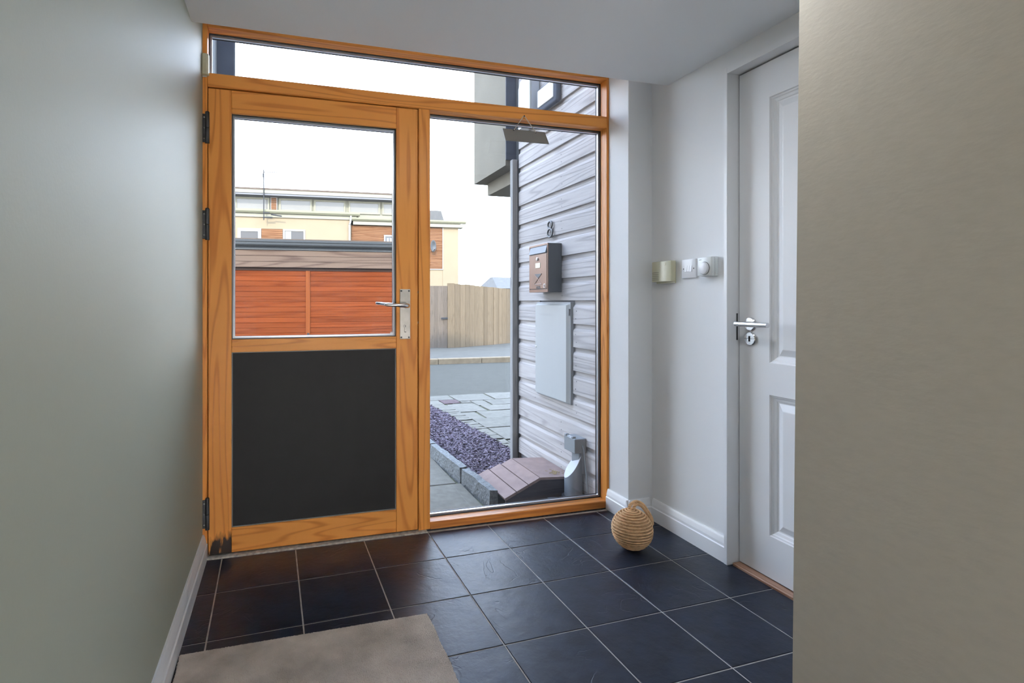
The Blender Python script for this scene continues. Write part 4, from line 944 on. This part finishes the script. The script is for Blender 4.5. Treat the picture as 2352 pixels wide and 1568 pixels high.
# ---- two storey house behind the garage
hs = thing('terrace_house', 'cream rendered house with clerestory windows and timber panels', 'house', (4.5, 22.0, 0.0), RS, local=True)
obj('cream_wall', B().box(-12, -1.29, 0.0, 6.0, -0.2, 4.80), M['cream'], hs)
obj('cream_wall', B().box(3.02, 3.773, 0.12, 6.0, -0.2, 4.60), M['cream'], hs)
obj('cream_wall', B().box(-1.29, 3.02, 0.14, 6.0, -0.2, 2.62), M['cream'], hs)
obj('panel_backing', B().box(-1.29, 3.02, 0.16, 6.0, 2.62, 4.60), M['recess'], hs)
me = None
for k in range(26):
    z = 2.63+k*0.0745
    if me is None:
        o_ = obj('timber_slat', B().box(-1.27, 3.0, 0.125, 0.158, 0, 0.066), M['slat_far'], hs); me = o_.data; o_.location = (0, 0, z)
    else: inst('timber_slat', me, hs, (0, 0, z))
obj('panel_edge', B().box(3.0, 3.03, 0.10, 0.16, 2.60, 4.58).box(1.9, 3.03, 0.10, 0.16, 2.585, 2.625), M['frame_white'], hs)
def gut(name, s0, s1, z0, z1, y0): return obj(name, B().prism([(y0, z0), (y0-0.10, z0), (y0-0.17, z0+0.5*(z1-z0)), (y0-0.18, z1), (y0, z1)], 'x', s0, s1), M['pale_green'], hs)
gut('gutter', -12, -0.90, 4.955, 5.10, -0.03)
obj('eaves_fascia', B().box(-12, -1.05, -0.06, 0.3, 4.79, 4.945), M['frame_pale'], hs)
gut('gutter', -1.3, 4.10, 4.76, 4.90, 0.05)
obj('eaves_fascia', B().box(-1.2, 4.0, -0.02, 0.5, 4.59, 4.74), M['frame_pale'], hs)
obj('flat_roof', B().box(-12, -0.95, 0.0, 1.0, 4.946, 5.0), M['roof_brown'], hs)
o_ = obj('downpipe', B().cyl((-1.36, -0.075, 0), 'z', 0.04, -0.2, 4.55, 12).tube([(-1.36, -0.075, 4.55), (-1.32, -0.09, 4.70), (-1.30, -0.12, 4.96)], 0.04, 12), M['frame_white'], hs, True)
# clerestory band
obj('clerestory_wall', B().box(-12, 1.75, 0.30, 5.5, 4.95, 5.72), M['frame_pale'], hs)
for (s0, s1) in ((-8.1, -6.5), (-6.32, -4.86), (-4.455, -3.03), (-2.94, -1.53), (-1.39, 0.05), (0.15, 1.60)):
    w_ = obj('clerestory_window', B().frame_xz(s0, s1, 5.12, 5.69, 0.075, 0.235, 0.299), M['frame_pale'], hs)
    obj('pane', B().box(s0+0.075, s1-0.075, 0.265, 0.297, 5.195, 5.615), M['pane_far'], w_)
pr_ = obj('timber_pier', B().box(-4.82, -4.535, 0.20, 0.299, 5.0, 5.72), M['frame_white'], hs)
for k in range(8): obj('slat', B().box(-4.79, -4.565, 0.185, 0.1995, 5.04+k*0.083, 5.04+k*0.083+0.074), M['slat_far'], pr_)
obj('roof_soffit', B().box(-12, 1.95, -0.25, 5.6, 5.72, 5.86), M['soffit'], hs)
obj('roof_fascia', B().box(-12, 1.98, -0.29, -0.251, 5.80, 5.95), M['frame_pale'], hs)
obj('roof', B().prism([(-0.31, 5.95), (-0.31, 6.02), (5.6, 6.7), (5.6, 5.95)], 'x', -12, 2.0), M['roof_brown'], hs)
obj('side_roof', B().prism([(2.0, 4.90), (3.16, 4.90), (3.0, 5.43), (2.0, 5.43)], 'y', 0.4, 4.0), M['roof_slate'], hs)
obj('lower_roof', B().box(-1.2, 4.05, 0.1, 5.0, 4.86, 4.90), M['roof_slate'], hs)
# first floor windows
for (s0, s1, cur) in ((-6.17, -5.19, 0), (-4.27, -3.315, 1)):
    w_ = obj('window', B().frame_xz(s0, s1, 2.9, 4.285, 0.13 if not cur else 0.07, -0.03, 0.03), M['frame_white'], hs)
    obj('pane', B().box(s0+0.07, s1-0.07, -0.012, -0.002, 2.97, 4.20), M['pane_low'], w_)
    if cur: obj('curtain', B().box(s0+0.09, s0+0.35, -0.018, -0.0125, 2.97, 4.20), M['curtain'], w_)
tp = obj('timber_panel', B().box(-5.18, -4.28, -0.015, 0.02, 2.9, 4.285), M['recess'], hs)
for k in range(15): obj('slat', B().box(-5.175, -4.285, -0.035, -0.0155, 2.92+k*0.0905, 2.92+k*0.0905+0.082), M['slat_far'], tp)
w_ = obj('window', B().frame_xz(0.22, 1.15, 3.1, 4.16, 0.06, 0.07, 0.12), M['frame_white'], hs)
obj('pane', B().box(0.28, 1.09, 0.10, 0.118, 3.16, 4.10), M['pane_dark'], w_)
for k in range(5): obj('blind_slat', B().box(0.36+k*0.14, 0.44+k*0.14, 0.092, 0.0995, 3.2, 4.02), M['frame_white'], w_)
# dish on the timber panel
ds = thing('satellite_dish', 'dark satellite dish on the timber panel of the cream house', 'dish', (7.0, 21.83, 3.4))
o_ = obj('dish', B().lathe((6.99, 21.72, 3.68), 'y', [(0.02, 0.06), (0.10, 0.05), (0.17, 0.025), (0.225, -0.02), (0.215, -0.025), (0.15, 0.01), (0.02, 0.04)], 24), M['gutter_dark'], ds, True)
o_.scale = (0.62, 1, 1.25); o_.location = (0.0, 0, -0.07)
obj('dish_arm', B().tube([(7.0, 21.95, 3.45), (7.0, 21.75, 3.42), (7.0, 21.45, 3.52)], 0.018, 8), M['iron'], ds)
# tv aerial
ae = thing('tv_aerial', 'thin television aerial on a mast at the eaves of the cream house', 'aerial', (-0.55, 22.05, 4.6))
ax_, ay_ = -0.56, 22.02
obj('mast', B().cyl((ax_, ay_, 0), 'z', 0.022, 4.62, 6.80, 8), M['aerial'], ae)
bm_ = obj('boom', B().tube([(ax_-0.12, ay_-0.05, 6.68), (ax_+0.62, ay_+0.05, 6.74)], 0.012, 6), M['aerial'], ae)
for k in range(8):
    x = ax_-0.1+k*0.09
    obj('element', B().tube([(x, ay_-0.17, 6.69+k*0.006), (x, ay_+0.17, 6.69+k*0.006)], 0.007, 5), M['aerial'], bm_)
obj('reflector', B().tube([(ax_-0.13, ay_-0.1, 6.55), (ax_-0.13, ay_-0.1, 6.85)], 0.012, 6).tube([(ax_-0.02, ay_-0.1, 6.45), (ax_-0.02, ay_-0.1, 6.62)], 0.03, 8), M['aerial'], bm_)
obj('bracket', B().box(ax_-0.03, ax_+0.35, ay_-0.04, ay_+0.04, 4.72, 4.76).box(ax_-0.03, ax_+0.25, ay_-0.04, ay_+0.04, 4.92, 4.96).tube([(ax_+0.3, ay_-0.1, 4.86), (ax_+0.75, ay_-0.1, 4.80)], 0.03, 6), M['aerial'], ae)
# far roof on the horizon
fr_ = thing('distant_house', 'small grey roofed house far beyond the fence', 'house', (21.5, 45.0, -0.1))
obj('wall', B().box(19.9, 26, 45.0, 50, -0.1, 2.35), M['render_light'], fr_)
obj('roof', B().hexa([(19.7, 44.7, 2.33), (26.2, 44.7, 2.33), (26.2, 50.3, 2.33), (19.7, 50.3, 2.33), (20.2, 47.2, 3.50), (26.0, 47.2, 3.50), (26.0, 47.8, 3.50), (20.2, 47.8, 3.50)]), M['roof_slate'], fr_)
